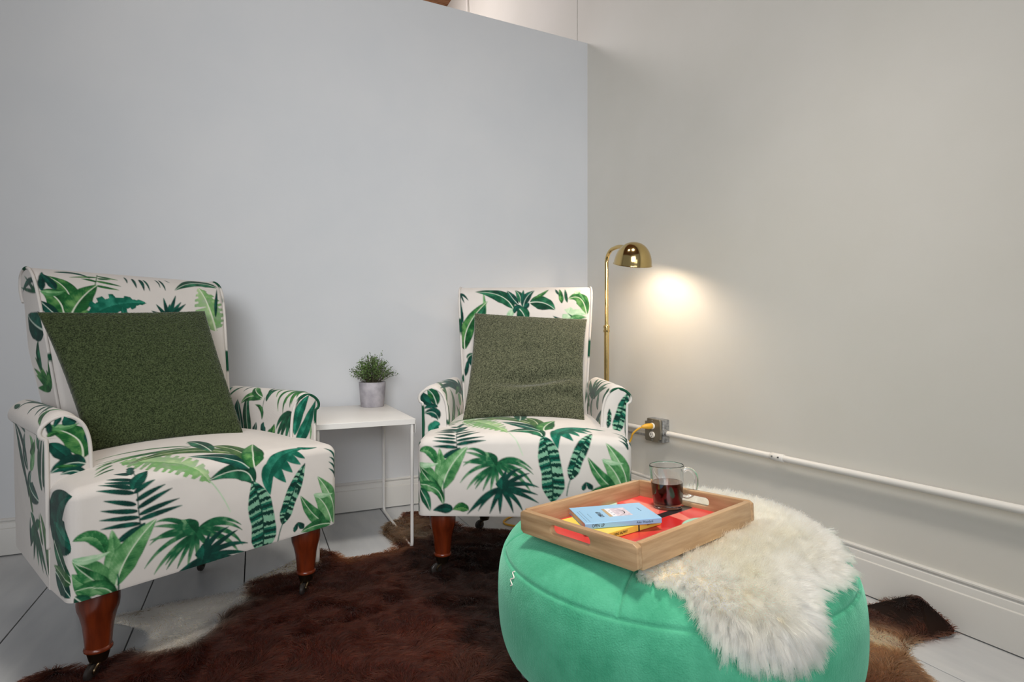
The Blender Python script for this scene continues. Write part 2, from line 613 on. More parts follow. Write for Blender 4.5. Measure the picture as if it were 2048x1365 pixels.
# ------------------------------------------------------------------ floor lamp
LX, LY = -0.198, -0.472
RT = np.array([0.908, -0.4187])
FW = np.array([0.4187, 0.908])
lamp = empty('floor_lamp', (LX, LY, 0), label='brass floor lamp with a dome shade in the corner', cat='lamp')
MB().lathe([(0, 0), (0.095, 0), (0.098, 0.004), (0.098, 0.012), (0.09, 0.018), (0.03, 0.026), (0.016, 0.034), (0.0118, 0.05), (0, 0.05)], 40).build('base', M['brass'], lamp, weld=True)
MB().tube([(0, 0, 0.04), (0, 0, 0.832)], 0.0115, 20).build('pole', M['brass'], lamp)
MB().lathe([(0.0085, 0.814), (0.0135, 0.814), (0.0145, 0.818), (0.0145, 0.824), (0.0128, 0.826), (0.0128, 0.834), (0.0145, 0.836), (0.0145, 0.842), (0.012, 0.847), (0.0085, 0.847)], 24).build('collar', M['brass'], lamp, weld=True)
dc = Vector((-0.212 - LX, -0.684 - LY, 1.097))
ad = np.array([dc.x, dc.y])
al_ = np.linalg.norm(ad)
ad = ad / al_
armp = [(0, 0, 0.83), (0, 0, 1.0), (0, 0, 1.12)]
for a in np.linspace(0, 80, 10):
    q = 0.060 * (1 - math.cos(math.radians(a)))
    armp.append((ad[0] * q, ad[1] * q, 1.130 + 0.058 * math.sin(math.radians(a))))
armp += [(ad[0] * 0.10, ad[1] * 0.10, 1.190), (ad[0] * (al_ - 0.07), ad[1] * (al_ - 0.07), 1.183), (ad[0] * (al_ - 0.045), ad[1] * (al_ - 0.045), 1.176)]
MB().tube(smooth_path(armp, 4), 0.0088, 18).build('arm', M['brass'], lamp)
# dome
tilt = Matrix.Translation(dc) @ Matrix.Rotation(math.radians(16), 4, Vector((RT[0], RT[1], 0))) @ Matrix.Rotation(math.radians(3), 4, Vector((FW[0], FW[1], 0))) @ Matrix.Diagonal((0.94, 0.94, 0.94, 1))
th = np.linspace(0, math.pi / 2, 22)
outer = [(0.084 * math.cos(t) ** 0.9 if t < 1.5707 else 0.0, 0.101 * math.sin(t) ** 1.05) for t in th]
inner = [(max(r - 0.0022, 0), z - 0.002) for r, z in outer][::-1]
mo = MB().lathe([(0.0818, 0.0)] + [(0.0868, -0.0008), (0.0868, 0.0012), (0.0848, 0.0022)] + outer[1:], 56, caps=False)
mo.v = [tuple(tilt @ Vector(p)) for p in mo.v]
dome = mo.build('shade', M['brass'], lamp, weld=True)
mi = MB().lathe(inner[:-1] + [(0.0818, 0.0)], 56, caps=False)
mi.v = [tuple(tilt @ Vector(p)) for p in mi.v]
mi.build('shade_lining', M['brass_in'], dome, weld=True)
mk = MB().lathe([(0, 0.095), (0.012, 0.094), (0.012, 0.05), (0, 0.05)], 16)
mk.v = [tuple(tilt @ Vector(p)) for p in mk.v]
mk.build('socket', M['ivory'], lamp, weld=True)
M['bulb'] = new_mat('lit_bulb', (1, 0.8, 0.6, 1), 0.4)
bsdf(M['bulb']).inputs['Emission Color'].default_value = (1.0, 0.83, 0.66, 1)
BULB = 300.0
bsdf(M['bulb']).inputs['Emission Strength'].default_value = BULB
mk = MB().lathe([(0, 0.052), (0.012, 0.05)] + [(0.024 * math.sin(t), 0.030 + 0.024 * math.cos(t)) for t in np.linspace(0.55, math.pi, 14)][:-1] + [(0, 0.006)], 24)
mk.v = [tuple(tilt @ Vector(p)) for p in mk.v]
mk.build('bulb', M['bulb'], lamp, weld=True)

# ------------------------------------------------------------------ side table and plant
TZ = 0.487
tb = empty('side_table', (-1.295, -0.315, 0), label='small white metal side table between the two armchairs', cat='table')
hw, hd = 0.178, 0.265
MB().box((-hw, -hd, TZ - 0.004), (hw, hd, TZ)).build('table_top', M['white_metal'], tb, bevel=0.0015)
for sx in (-1, 1):
    MB().box((min(sx * hw, sx * (hw - 0.003)), -hd, TZ - 0.052), (max(sx * hw, sx * (hw - 0.003)), -hd + 0.055, TZ - 0.003)).build('side_flange', M['white_metal'], tb, bevel=0.001, seg=1)
MB().box((-hw, -hd, TZ - 0.020), (hw, -hd + 0.003, TZ - 0.002)).build('front_lip', M['white_metal'], tb, bevel=0.0008, seg=1)
MB().box((-hw, hd - 0.003, TZ - 0.020), (hw, hd, TZ - 0.002)).build('rear_lip', M['white_metal'], tb, bevel=0.0008, seg=1)
for sx in (-1, 1):
    x = sx * (hw - 0.012)
    p = [(x, -hd + 0.008, TZ - 0.006), (x, -hd + 0.008, 0.03)]
    for a in np.linspace(0, 90, 6)[1:]:
        p.append((x, -hd + 0.008 + 0.024 * (1 - math.cos(math.radians(a))), 0.030 - 0.024 * math.sin(math.radians(a))))
    for a in np.linspace(0, 90, 6):
        p.append((x, hd - 0.045 + 0.024 * math.sin(math.radians(a)), 0.006 + 0.024 * (1 - math.cos(math.radians(a)))))
    p.append((x, hd - 0.021, TZ - 0.006))
    MB().tube(p, 0.0062, 12).build('sled_leg', M['white_metal'], tb)

pp = empty('potted_plant', (-1.19, -0.125, TZ), label='bushy green herb in a grey ceramic pot on the side table', cat='plant')
MB().lathe([(0, 0), (0.047, 0), (0.0495, 0.003), (0.0575, 0.104), (0.0575, 0.108), (0.0535, 0.108), (0.051, 0.098), (0, 0.098)], 48).build('pot', M['pot'], pp, weld=True)
so = MB().lathe([(0, 0.1005), (0.03, 0.1015), (0.0505, 0.0995)], 24).build('soil', M['soil'], pp, weld=True)
rs = random.Random(5)
stems, leafv, leaff, leafc = MB(), [], [], []
tops = []
for i in range(150):
    a = rs.uniform(0, 2 * math.pi)
    e = rs.random() ** 0.6
    reach = e * (0.098 if rs.random() > 0.12 else 0.118)
    hgt = (0.135 - 0.085 * e ** 2.0) * rs.uniform(0.62, 1.0)
    if i % 19 == 0:
        hgt *= 1.22
    r0 = rs.uniform(0, 0.04)
    p0 = (r0 * math.cos(a), r0 * math.sin(a), 0.098)
    p2 = (reach * math.cos(a), reach * math.sin(a), 0.1 + hgt)
    p1 = (p0[0] * .6 + p2[0] * .4, p0[1] * .6 + p2[1] * .4, 0.1 + hgt * 0.72)
    path = bez(p0, p1, p2, 9)
    stems.tube(path, np.linspace(0.0009, 0.0005, 9), 4, caps=False)
    for k in range(2, 9):
        for _ in range(3 if k > 2 else 1):
            if k < 4 and rs.random() < 0.5:
                continue
            c = path[k] + np.array([rs.gauss(0, 0.003) for _ in range(3)])
            ln, wd = rs.uniform(0.0045, 0.008), rs.uniform(0.0022, 0.0036)
            d = np.array([rs.gauss(0, 1), rs.gauss(0, 1), rs.gauss(0.3, 0.7)])
            d /= np.linalg.norm(d)
            q = np.cross(d, [rs.gauss(0, 1), rs.gauss(0, 1), rs.gauss(0, 1)])
            q /= np.linalg.norm(q) + 1e-9
            up = np.cross(d, q)
            b = len(leafv)
            leafv += [c, c + d * ln * .5 + q * wd, c + d * ln - up * 0.001, c + d * ln * .5 - q * wd, c + d * ln * .5 + up * 0.0008]
            leaff += [(b, b + 1, b + 4), (b + 1, b + 2, b + 4), (b + 2, b + 3, b + 4), (b + 3, b, b + 4)]
M['herb'] = new_mat('herb_leaf', lin(66, 96, 44), 0.55)
noise_mix(M['herb'], lin(36, 58, 30), lin(110, 142, 70), 45.0, 3)
M['herb'].node_tree.nodes['Principled BSDF'].inputs['Subsurface Weight'].default_value = 0.0
st = stems.build('stems', M['stem'], pp)
st['kind'] = 'stuff'
o = MB().add(leafv, leaff).build('foliage', M['herb'], pp, smooth=False)
o['kind'] = 'stuff'

# ------------------------------------------------------------------ printed fabric
CLOTH = np.array(lin(208, 202, 196)[:3])
AA = 0.0022
STY = {  # dark, mid, light, rib
    'dk': ((2, 40, 36), (6, 62, 52), (18, 96, 78), (190, 205, 190)),
    'dg': ((4, 44, 32), (12, 74, 50), (48, 120, 86), (205, 212, 196)),
    'tl': ((0, 66, 52), (6, 92, 72), (44, 132, 108), (150, 190, 170)),
    'gg': ((8, 56, 28), (32, 98, 48), (102, 152, 86), (214, 220, 200)),
    'og': ((30, 66, 34), (62, 96, 50), (116, 136, 82), (200, 206, 176)),
    'mg': ((6, 64, 40), (28, 98, 62), (112, 156, 114), (200, 210, 190)),
    'md': ((10, 66, 34), (42, 112, 62), (112, 162, 110), (196, 214, 186)),
    'lt': ((38, 102, 56), (88, 146, 90), (144, 184, 138), (206, 218, 194)),
    'pl': ((128, 176, 132), (168, 200, 164), (196, 214, 188), (214, 220, 200)),
    'pg': ((66, 126, 60), (112, 160, 96), (172, 196, 148), (206, 214, 190)),
    'gd': ((20, 56, 34), (48, 92, 54), (96, 134, 84), (180, 196, 166)),
    'st': ((2, 52, 44), (18, 98, 78), (132, 182, 152), (10, 60, 48)),
}
STY = {k: tuple(np.array(lin(*c)[:3]) for c in v) for k, v in STY.items()}

PRINT = {
    'seat': [
        ('p', -0.0345, 0.3856, -0.1425, 0.4442, -0.2415, 0.4304, 0.0047, 'gg', 0),
        ('p', -0.0375, 0.3787, -0.1455, 0.3925, -0.2475, 0.3959, 0.0046, 'gg', 0),
        ('p', -0.0645, 0.3683, -0.1845, 0.3994, -0.2595, 0.3614, 0.0045, 'gg', 0),
        ('p', -0.1305, 0.3787, -0.1905, 0.3925, -0.2535, 0.3787, 0.0045, 'gg', 0),
        ('p', -0.2265, 0.358, -0.2445, 0.3511, -0.2715, 0.3235, 0.0043, 'gg', 0),
        ('p', -0.2325, 0.3269, -0.2475, 0.3304, -0.2775, 0.3062, 0.0042, 'gg', 0),
        ('p', -0.2205, 0.3787, -0.2415, 0.3752, -0.2625, 0.3511, 0.0043, 'gg', 0),
        ('t', -0.2085, 0.3649, -0.1245, 0.3062, -0.0465, 0.2032, 0.0503, 'pg', 0),
        ('l', -0.0465, 0.2062, -0.0165, 0.1673, 0.0015, 0.1195, 0.0011, 'pl', 0),
        ('l', 0.0705, 0.1643, 0.0705, 0.2211, 0.0375, 0.2614, 0.0012, 'dg', 0),
        ('l', 0.0375, 0.2614, -0.0105, 0.3235, -0.0345, 0.4166, 0.0012, 'dg', 0),
        ('b', 0.0645, 0.1793, 0.0555, 0.245, -0.0525, 0.2092, 0.0241, 'dg', 1),
        ('b', 0.0555, 0.2211, 0.0045, 0.2717, -0.0735, 0.3097, 0.0213, 'dk', 1),
        ('b', 0.0495, 0.2614, -0.0465, 0.4097, -0.2025, 0.3373, 0.0207, 'og', 1),
        ('b', 0.0525, 0.2331, 0.0555, 0.3338, 0.0075, 0.358, 0.0249, 'og', 1),
        ('b', 0.0705, 0.2211, 0.0615, 0.2545, 0.1095, 0.3304, 0.0305, 'gg', 1),
        ('b', -0.0105, 0.32, -0.0015, 0.4132, -0.0285, 0.4304, 0.0237, 'dg', 1),
        ('p', 0.1095, 0.2241, 0.1005, 0.1853, 0.1125, 0.1404, 0.0203, 'tl', 0),
        ('p', 0.1155, 0.2301, 0.1305, 0.2002, 0.1605, 0.1643, 0.0198, 'tl', 0),
        ('p', 0.1275, 0.242, 0.1545, 0.2151, 0.1815, 0.1883, 0.0176, 'tl', 0),
        ('p', 0.1515, 0.251, 0.1785, 0.2271, 0.2085, 0.2062, 0.0152, 'tl', 0),
        ('p', 0.1785, 0.2579, 0.1995, 0.2361, 0.2235, 0.2211, 0.0111, 'tl', 0),
        ('p', 0.2085, 0.2648, 0.2385, 0.251, 0.2715, 0.2579, 0.007, 'tl', 0),
        ('b', 0.1065, 0.1703, 0.1095, 0.245, 0.2325, 0.2614, 0.0211, 'tl', 0),
        ('l', -0.2055, 0.1345, -0.2145, 0.1972, -0.2085, 0.3028, 0.001, 'dk', 0),
        ('p', -0.2085, 0.2924, -0.2055, 0.3097, -0.2055, 0.3131, 0.0091, 'dk', 0),
        ('p', -0.2175, 0.2717, -0.2295, 0.2821, -0.2445, 0.2924, 0.0088, 'dk', 0),
        ('p', -0.2175, 0.248, -0.2415, 0.2614, -0.2655, 0.2717, 0.0064, 'dk', 0),
        ('p', -0.2205, 0.239, -0.2445, 0.248, -0.2715, 0.2614, 0.0064, 'dk', 0),
        ('p', -0.2205, 0.2271, -0.2505, 0.239, -0.2835, 0.2579, 0.0064, 'dk', 0),
        ('p', -0.2175, 0.2151, -0.2535, 0.2271, -0.2895, 0.239, 0.0063, 'dk', 0),
        ('p', -0.2145, 0.1883, -0.2445, 0.2002, -0.2775, 0.2122, 0.0064, 'dk', 0),
        ('p', -0.2115, 0.1733, -0.2475, 0.1793, -0.2835, 0.1912, 0.0063, 'dk', 0),
        ('p', -0.2085, 0.1584, -0.2475, 0.1643, -0.2865, 0.1703, 0.0063, 'dk', 0),
        ('p', -0.2055, 0.1434, -0.2475, 0.1494, -0.2835, 0.1494, 0.0063, 'dk', 0),
        ('p', -0.2205, 0.2301, -0.2115, 0.251, -0.1995, 0.2648, 0.0065, 'dk', 0),
        ('p', -0.2175, 0.2151, -0.1965, 0.2301, -0.1725, 0.2361, 0.0066, 'dk', 0),
        ('p', -0.2145, 0.1972, -0.1845, 0.2122, -0.1515, 0.2211, 0.0066, 'dk', 0),
        ('p', -0.2115, 0.1793, -0.1755, 0.1972, -0.1365, 0.2092, 0.0066, 'dk', 0),
        ('p', -0.2085, 0.1643, -0.1665, 0.1763, -0.1215, 0.1823, 0.0067, 'dk', 0),
        ('p', -0.2085, 0.1524, -0.1635, 0.1614, -0.1155, 0.1643, 0.0067, 'dk', 0),
        ('b', -0.2205, 0.2241, -0.2085, 0.251, -0.1815, 0.2717, 0.0162, 'dk', 0),
        ('b', -0.2175, 0.2683, -0.2145, 0.2855, -0.2025, 0.3131, 0.0084, 'dk', 0),
        ('b', -0.2025, 0.1345, -0.2235, 0.1285, -0.2595, 0.1106, 0.0091, 'dk', 0),
        ('b', -0.1965, 0.1434, -0.2145, 0.1225, -0.2505, 0.1106, 0.0084, 'dk', 0),
        ('p', -0.0825, 0.0926, -0.1395, 0.1494, -0.1755, 0.1375, 0.0068, 'mg', 0),
        ('p', -0.0825, 0.0926, -0.1365, 0.1255, -0.1785, 0.1285, 0.0068, 'mg', 0),
        ('p', -0.0825, 0.0926, -0.1515, 0.1225, -0.1875, 0.0867, 0.0067, 'mg', 0),
        ('p', -0.0825, 0.0926, -0.1455, 0.1016, -0.1875, 0.0986, 0.0067, 'mg', 0),
        ('p', -0.0825, 0.0926, -0.1605, 0.0926, -0.1965, 0.0329, 0.0067, 'mg', 0),
        ('p', -0.0825, 0.0926, -0.1515, 0.0568, -0.1755, 0.012, 0.0067, 'mg', 0),
        ('p', -0.0825, 0.0926, -0.1245, 0.0568, -0.1485, 0.0149, 0.0068, 'mg', 0),
        ('p', -0.0825, 0.0926, -0.1305, 0.0598, -0.1515, 0.0269, 0.0068, 'mg', 0),
        ('p', -0.0825, 0.0926, -0.1095, 0.0508, -0.1245, 0.009, 0.0069, 'mg', 0),
        ('p', -0.0825, 0.0926, -0.0945, 0.0478, -0.1005, 0.006, 0.007, 'mg', 0),
        ('p', -0.0825, 0.0926, -0.0795, 0.0538, -0.0765, 0.012, 0.007, 'mg', 0),
        ('p', -0.0825, 0.0926, -0.0285, 0.1315, 0.0315, 0.0777, 0.0072, 'mg', 0),
        ('p', -0.0825, 0.0926, -0.0195, 0.1165, 0.0345, 0.0628, 0.0072, 'mg', 0),
        ('p', -0.0825, 0.0926, -0.0015, 0.0926, 0.0375, 0.0209, 0.0073, 'mg', 0),
        ('p', -0.0825, 0.0926, -0.0045, 0.0657, 0.0285, 0.003, 0.0073, 'mg', 0),
        ('p', -0.0825, 0.0926, -0.0525, 0.0807, -0.0255, 0.0538, 0.0071, 'mg', 0),
        ('p', -0.0825, 0.0926, -0.0645, 0.0628, -0.0435, 0.0329, 0.0071, 'mg', 0),
        ('p', -0.0825, 0.0926, -0.1065, 0.1255, -0.1185, 0.1285, 0.0069, 'mg', 0),
        ('b', -0.0825, 0.0867, -0.1005, 0.1106, -0.1095, 0.1285, 0.0204, 'mg', 0),
        ('s', 0.0945, -0.0262, 0.1035, 0.0874, 0.0615, 0.1874, 0.0352, 'st', 1),
        ('l', 0.1395, -0.0053, 0.1425, 0.0306, 0.1545, 0.0545, 0.0016, 'tl', 0),
        ('s', 0.1515, 0.0455, 0.1665, 0.1143, 0.2235, 0.2081, 0.0198, 'st', 1),
        ('b', -0.2535, 0.0149, -0.2565, 0.0837, -0.2625, 0.1434, 0.0193, 'lt', 0),
        ('b', -0.2745, 0.0926, -0.2865, 0.1584, -0.3375, 0.1345, 0.0153, 'md', 0),
        ('b', -0.2685, 0.012, -0.2895, 0.0657, -0.3405, 0.0926, 0.0226, 'lt', 1),
        ('b', -0.3375, 0.0956, -0.3045, 0.0807, -0.2655, 0.0956, 0.0087, 'pl', 0),
        ('b', -0.2535, 0.012, -0.2415, 0.0867, -0.1725, 0.1464, 0.0285, 'lt', 1),
        ('b', -0.2865, 0.006, -0.3105, 0.0359, -0.3405, 0.0628, 0.0223, 'md', 0),
        ('b', 0.3285, 0.003, 0.3345, 0.0807, 0.2625, 0.1614, 0.0266, 'lt', 1),
        ('b', 0.3165, 0.012, 0.2955, 0.0807, 0.2505, 0.1106, 0.0241, 'lt', 1),
        ('b', 0.2505, 0.1106, 0.2745, 0.0956, 0.3195, 0.0986, 0.0079, 'pl', 0),
        ('b', 0.2985, 0.009, 0.2445, 0.0448, 0.2055, 0.1165, 0.0196, 'md', 1),
        ('b', 0.3135, 0.006, 0.2595, 0.0209, 0.2115, 0.006, 0.0178, 'md', 1),
        ('p', 0.3345, 0.1942, 0.3315, 0.2301, 0.2925, 0.248, 0.005, 'dk', 0),
        ('p', 0.3345, 0.1763, 0.3315, 0.2062, 0.3075, 0.2151, 0.005, 'dk', 0),
        ('p', 0.3345, 0.1554, 0.3315, 0.1853, 0.3045, 0.2002, 0.005, 'dk', 0),
        ('p', 0.3345, 0.1434, 0.3315, 0.1614, 0.3045, 0.1793, 0.005, 'dk', 0),
        ('p', -0.0675, 0.0186, -0.0465, 0.0724, -0.0015, 0.0814, 0.0088, 'dk', 0),
        ('p', -0.0675, 0.0186, -0.0195, 0.0545, 0.0225, 0.0664, 0.0088, 'dk', 0),
        ('p', -0.0675, 0.0186, -0.0045, 0.0455, 0.0525, 0.0216, 0.0088, 'dk', 0),
        ('p', -0.0675, 0.0186, -0.0075, 0.0186, 0.0495, -0.0023, 0.0088, 'dk', 0),
        ('p', -0.0675, 0.0186, -0.0045, 0.0067, 0.0525, -0.0292, 0.0088, 'dk', 0),
        ('p', -0.0675, 0.0186, -0.0195, -0.0053, 0.0015, -0.0561, 0.0088, 'dk', 0),
        ('p', -0.0675, 0.0186, -0.0405, -0.0112, -0.0285, -0.062, 0.0088, 'dk', 0),
        ('p', -0.0675, 0.0186, -0.0705, -0.0202, -0.0705, -0.065, 0.0088, 'dk', 0),
        ('p', -0.0675, 0.0186, -0.0855, -0.0172, -0.1035, -0.065, 0.0088, 'dk', 0),
        ('p', -0.0675, 0.0186, -0.1095, 0.0007, -0.1395, -0.0561, 0.0088, 'dk', 0),
        ('p', -0.0675, 0.0186, -0.1245, 0.0007, -0.1695, -0.062, 0.0088, 'dk', 0),
        ('p', -0.0675, 0.0186, -0.1305, -0.0172, -0.1755, -0.068, 0.0088, 'dk', 0),
        ('p', -0.0675, 0.0186, -0.0585, 0.0545, -0.0495, 0.0784, 0.0088, 'dk', 0),
        ('b', -0.0645, 0.0127, -0.0585, 0.0395, -0.0675, 0.0545, 0.021, 'dk', 0),
        ('l', -0.2505, -0.0352, -0.2445, -0.0053, -0.2505, 0.0395, 0.0017, 'dg', 0),
        ('b', -0.2505, -0.0112, -0.2925, 0.0336, -0.3315, 0.0844, 0.0174, 'md', 1),
        ('b', -0.2535, -0.0023, -0.2985, 0.0366, -0.3315, 0.0246, 0.0161, 'md', 1),
        ('b', -0.2505, -0.0352, -0.2565, 0.0186, -0.2985, 0.0216, 0.0112, 'md', 1),
        ('b', -0.3315, 0.0127, -0.3045, -0.0083, -0.2925, -0.0591, 0.0174, 'dg', 1),
        ('b', -0.2205, -0.0531, -0.2445, -0.0411, -0.2835, -0.0561, 0.0161, 'dk', 0),
        ('b', -0.1695, -0.0531, -0.1935, -0.0352, -0.2205, -0.0531, 0.0149, 'gg', 0),
        ('b', 0.1905, 0.0127, 0.1935, 0.0246, 0.1995, 0.0395, 0.0074, 'dk', 0),
        ('b', 0.2205, 0.0156, 0.2115, 0.0276, 0.1995, 0.0395, 0.0086, 'dk', 0),
    ],
    'sside': [
        ('b', -0.058, 0.3205, 0.101, 0.3863, -0.061, 0.452, 0.0564, 'dk', 0),
        ('b', 0.041, 0.3265, -0.013, 0.2847, -0.058, 0.2638, 0.0234, 'dg', 1),
        ('b', 0.029, 0.2578, -0.022, 0.2518, -0.058, 0.219, 0.0311, 'dk', 1),
        ('b', -0.055, 0.3385, -0.004, 0.3504, 0.041, 0.3684, 0.0196, 'tl', 0),
        ('b', -0.058, 0.2488, -0.034, 0.2638, 0.041, 0.2697, 0.0167, 'gd', 1),
    ],
    'back1': [
        ('b', -0.2164, 0.9969, -0.1562, 1.0136, -0.1329, 0.9746, 0.0065, 'dk', 0),
        ('l', -0.1075, 0.9997, -0.1184, 0.969, -0.1263, 0.9467, 0.0011, 'gg', 0),
        ('p', -0.1104, 0.9913, -0.0844, 0.983, -0.0586, 0.9774, 0.0045, 'gg', 0),
        ('p', -0.1184, 0.9662, -0.0869, 0.9607, -0.0554, 0.9523, 0.0044, 'gg', 0),
        ('p', -0.1235, 0.9495, -0.095, 0.9439, -0.0637, 0.9384, 0.0044, 'gg', 0),
        ('p', -0.1129, 0.9774, -0.0958, 0.9774, -0.0786, 0.9774, 0.0044, 'gg', 0),
        ('p', -0.1131, 0.983, -0.1474, 0.983, -0.1843, 0.9746, 0.0043, 'gg', 0),
        ('p', -0.1183, 0.9635, -0.1385, 0.9718, -0.1556, 0.9718, 0.0043, 'gg', 0),
        ('b', -0.1973, 0.854, -0.1738, 0.9328, -0.2415, 0.9746, 0.0261, 'gg', 1),
        ('b', -0.2106, 0.8454, -0.2092, 0.9109, -0.2578, 0.9222, 0.0318, 'gg', 1),
        ('b', -0.2578, 0.9222, -0.2343, 0.9081, -0.2016, 0.925, 0.0092, 'lt', 0),
        ('b', -0.1968, 0.8454, -0.1805, 0.8996, -0.1179, 0.9523, 0.0298, 'gg', 1),
        ('b', -0.2214, 0.8425, -0.2453, 0.8684, -0.2612, 0.894, 0.0136, 'dk', 1),
        ('b', -0.255, 0.9222, -0.2544, 0.9523, -0.2451, 0.9941, 0.0084, 'dk', 0),
        ('b', -0.2244, 0.9277, -0.2316, 0.9523, -0.2506, 0.9858, 0.0116, 'dk', 0),
        ('p', -0.0358, 0.9969, -0.0329, 0.9802, -0.0357, 0.9662, 0.003, 'dk', 0),
        ('p', -0.0158, 0.9913, -0.0128, 0.969, -0.0128, 0.9495, 0.0046, 'dk', 0),
        ('p', 0.0043, 0.9885, 0.01, 0.9718, 0.0071, 0.9412, 0.0062, 'dk', 0),
        ('p', 0.0158, 0.9885, 0.0243, 0.969, 0.0241, 0.9412, 0.0035, 'dk', 0),
        ('p', 0.053, 0.9941, 0.0615, 0.9774, 0.0583, 0.9579, 0.0024, 'dk', 0),
        ('p', 0.0645, 0.9941, 0.0728, 0.9718, 0.0724, 0.9467, 0.0036, 'dk', 0),
        ('p', 0.0846, 0.9969, 0.0903, 0.9913, 0.0959, 0.983, 0.0016, 'dk', 0),
        ('t', -0.1497, 0.8396, -0.1133, 0.8996, 0.007, 0.8996, 0.0372, 'tl', 0),
        ('p', 0.0648, 0.8511, 0.0823, 0.8912, 0.1003, 0.9304, 0.0075, 'dk', 0),
        ('p', 0.0648, 0.8511, 0.0876, 0.8799, 0.1136, 0.9081, 0.0075, 'dk', 0),
        ('p', 0.0648, 0.8511, 0.0959, 0.877, 0.1274, 0.9025, 0.0075, 'dk', 0),
        ('p', 0.0648, 0.8511, 0.0627, 0.8855, 0.0605, 0.9194, 0.0074, 'dk', 0),
        ('p', 0.0648, 0.8511, 0.0486, 0.8741, 0.0349, 0.8968, 0.0073, 'dk', 0),
        ('p', 0.0648, 0.8511, 0.0401, 0.8627, 0.018, 0.8741, 0.0073, 'dk', 0),
        ('p', 0.0648, 0.8511, 0.0345, 0.8569, 0.0041, 0.8598, 0.0073, 'dk', 0),
        ('p', 0.0648, 0.8511, 0.0899, 0.8627, 0.118, 0.8741, 0.0075, 'dk', 0),
        ('p', 0.0648, 0.8511, 0.0681, 0.877, 0.077, 0.8996, 0.0074, 'dk', 0),
        ('t', 0.2165, 0.8107, 0.2081, 0.894, 0.1841, 0.969, 0.0521, 'pg', 1),
        ('b', 0.2529, 0.9746, 0.1906, 1.0248, 0.1008, 0.9495, 0.02, 'dg', 1),
        ('b', 0.2225, 0.8598, 0.2286, 0.9081, 0.2497, 0.969, 0.0056, 'dk', 0),
        ('b', -0.172, 0.8454, -0.1646, 0.8627, -0.1511, 0.8684, 0.0071, 'gg', 0),
        ('b', -0.051, 0.8511, -0.0623, 0.8655, -0.0626, 0.8827, 0.0091, 'tl', 0),
    ],
    'bside1': [
        ('b', 0.4887, 0.8077, 0.5396, 0.8137, 0.602, 0.8538, 0.0451, 'dk', 1),
        ('p', 0.4687, 0.6387, 0.5134, 0.6821, 0.5575, 0.7286, 0.0129, 'gg', 0),
        ('p', 0.4687, 0.6387, 0.519, 0.6685, 0.5682, 0.6961, 0.0129, 'gg', 0),
        ('p', 0.4687, 0.6387, 0.5153, 0.657, 0.5572, 0.6768, 0.0129, 'gg', 0),
        ('p', 0.4687, 0.6387, 0.5127, 0.6389, 0.5504, 0.6384, 0.0129, 'gg', 0),
        ('p', 0.4687, 0.6387, 0.47, 0.6861, 0.4743, 0.7342, 0.0127, 'gg', 0),
        ('p', 0.4687, 0.6387, 0.4796, 0.666, 0.4906, 0.6928, 0.0128, 'gg', 0),
        ('p', 0.5263, 0.9185, 0.5455, 0.9478, 0.5687, 0.9791, 0.0065, 'dg', 0),
        ('p', 0.5263, 0.9185, 0.5762, 0.9455, 0.6383, 0.9725, 0.0066, 'dg', 0),
        ('p', 0.5263, 0.9185, 0.5975, 0.9265, 0.6856, 0.9404, 0.0066, 'dg', 0),
        ('p', 0.5263, 0.9185, 0.5585, 0.9323, 0.601, 0.9504, 0.0065, 'dg', 0),
        ('b', 0.5198, 0.6917, 0.5496, 0.7382, 0.5309, 0.779, 0.0131, 'dg', 0),
        ('b', 0.5322, 0.9537, 0.6137, 0.9636, 0.6655, 0.9226, 0.0104, 'dk', 0),
    ],
    'alf1': [
        ('b', -0.2793, 0.4988, -0.2724, 0.5583, -0.3502, 0.5883, 0.0294, 'gg', 1),
        ('b', -0.3463, 0.5908, -0.3173, 0.5748, -0.2862, 0.5892, 0.0084, 'lt', 0),
        ('b', -0.3417, 0.5429, -0.3186, 0.5149, -0.2958, 0.4901, 0.0159, 'dk', 0),
        ('b', -0.2733, 0.4835, -0.3072, 0.5025, -0.3402, 0.4729, 0.0194, 'dk', 1),
        ('b', -0.2728, 0.4472, -0.2872, 0.4838, -0.3234, 0.4664, 0.0111, 'dk', 1),
        ('b', -0.3396, 0.5597, -0.3453, 0.5956, -0.343, 0.6019, 0.0058, 'dk', 0),
        ('b', -0.3335, 0.5859, -0.3259, 0.6096, -0.3205, 0.6118, 0.0058, 'dk', 0),
        ('b', -0.2936, 0.5891, -0.3091, 0.6092, -0.316, 0.6119, 0.0186, 'dk', 0),
        ('b', -0.2724, 0.5583, -0.2698, 0.5466, -0.2707, 0.5347, 0.0061, 'dk', 0),
        ('b', -0.3454, 0.5595, -0.3372, 0.5744, -0.3243, 0.5658, 0.0066, 'gg', 0),
        ('b', -0.332, 0.4849, -0.3125, 0.4874, -0.2872, 0.4808, 0.0042, 'gg', 0),
        ('b', -0.354, 0.5856, -0.3515, 0.5932, -0.3381, 0.6054, 0.0074, 'dk', 0),
    ],
    'alo1': [
        ('p', 0.3242, 0.4209, 0.4175, 0.4929, 0.4658, 0.554, 0.012, 'dk', 0),
        ('p', 0.3035, 0.3993, 0.376, 0.4785, 0.4658, 0.554, 0.0105, 'dk', 0),
        ('p', 0.2862, 0.3777, 0.3311, 0.4533, 0.4658, 0.554, 0.009, 'dk', 0),
        ('p', 0.3207, 0.5433, 0.3415, 0.554, 0.4071, 0.554, 0.0077, 'dk', 0),
        ('b', 0.2896, 0.4497, 0.3725, 0.4929, 0.3242, 0.5397, 0.021, 'dk', 1),
        ('b', 0.2655, 0.4533, 0.1964, 0.5073, 0.2655, 0.5397, 0.0251, 'lt', 0),
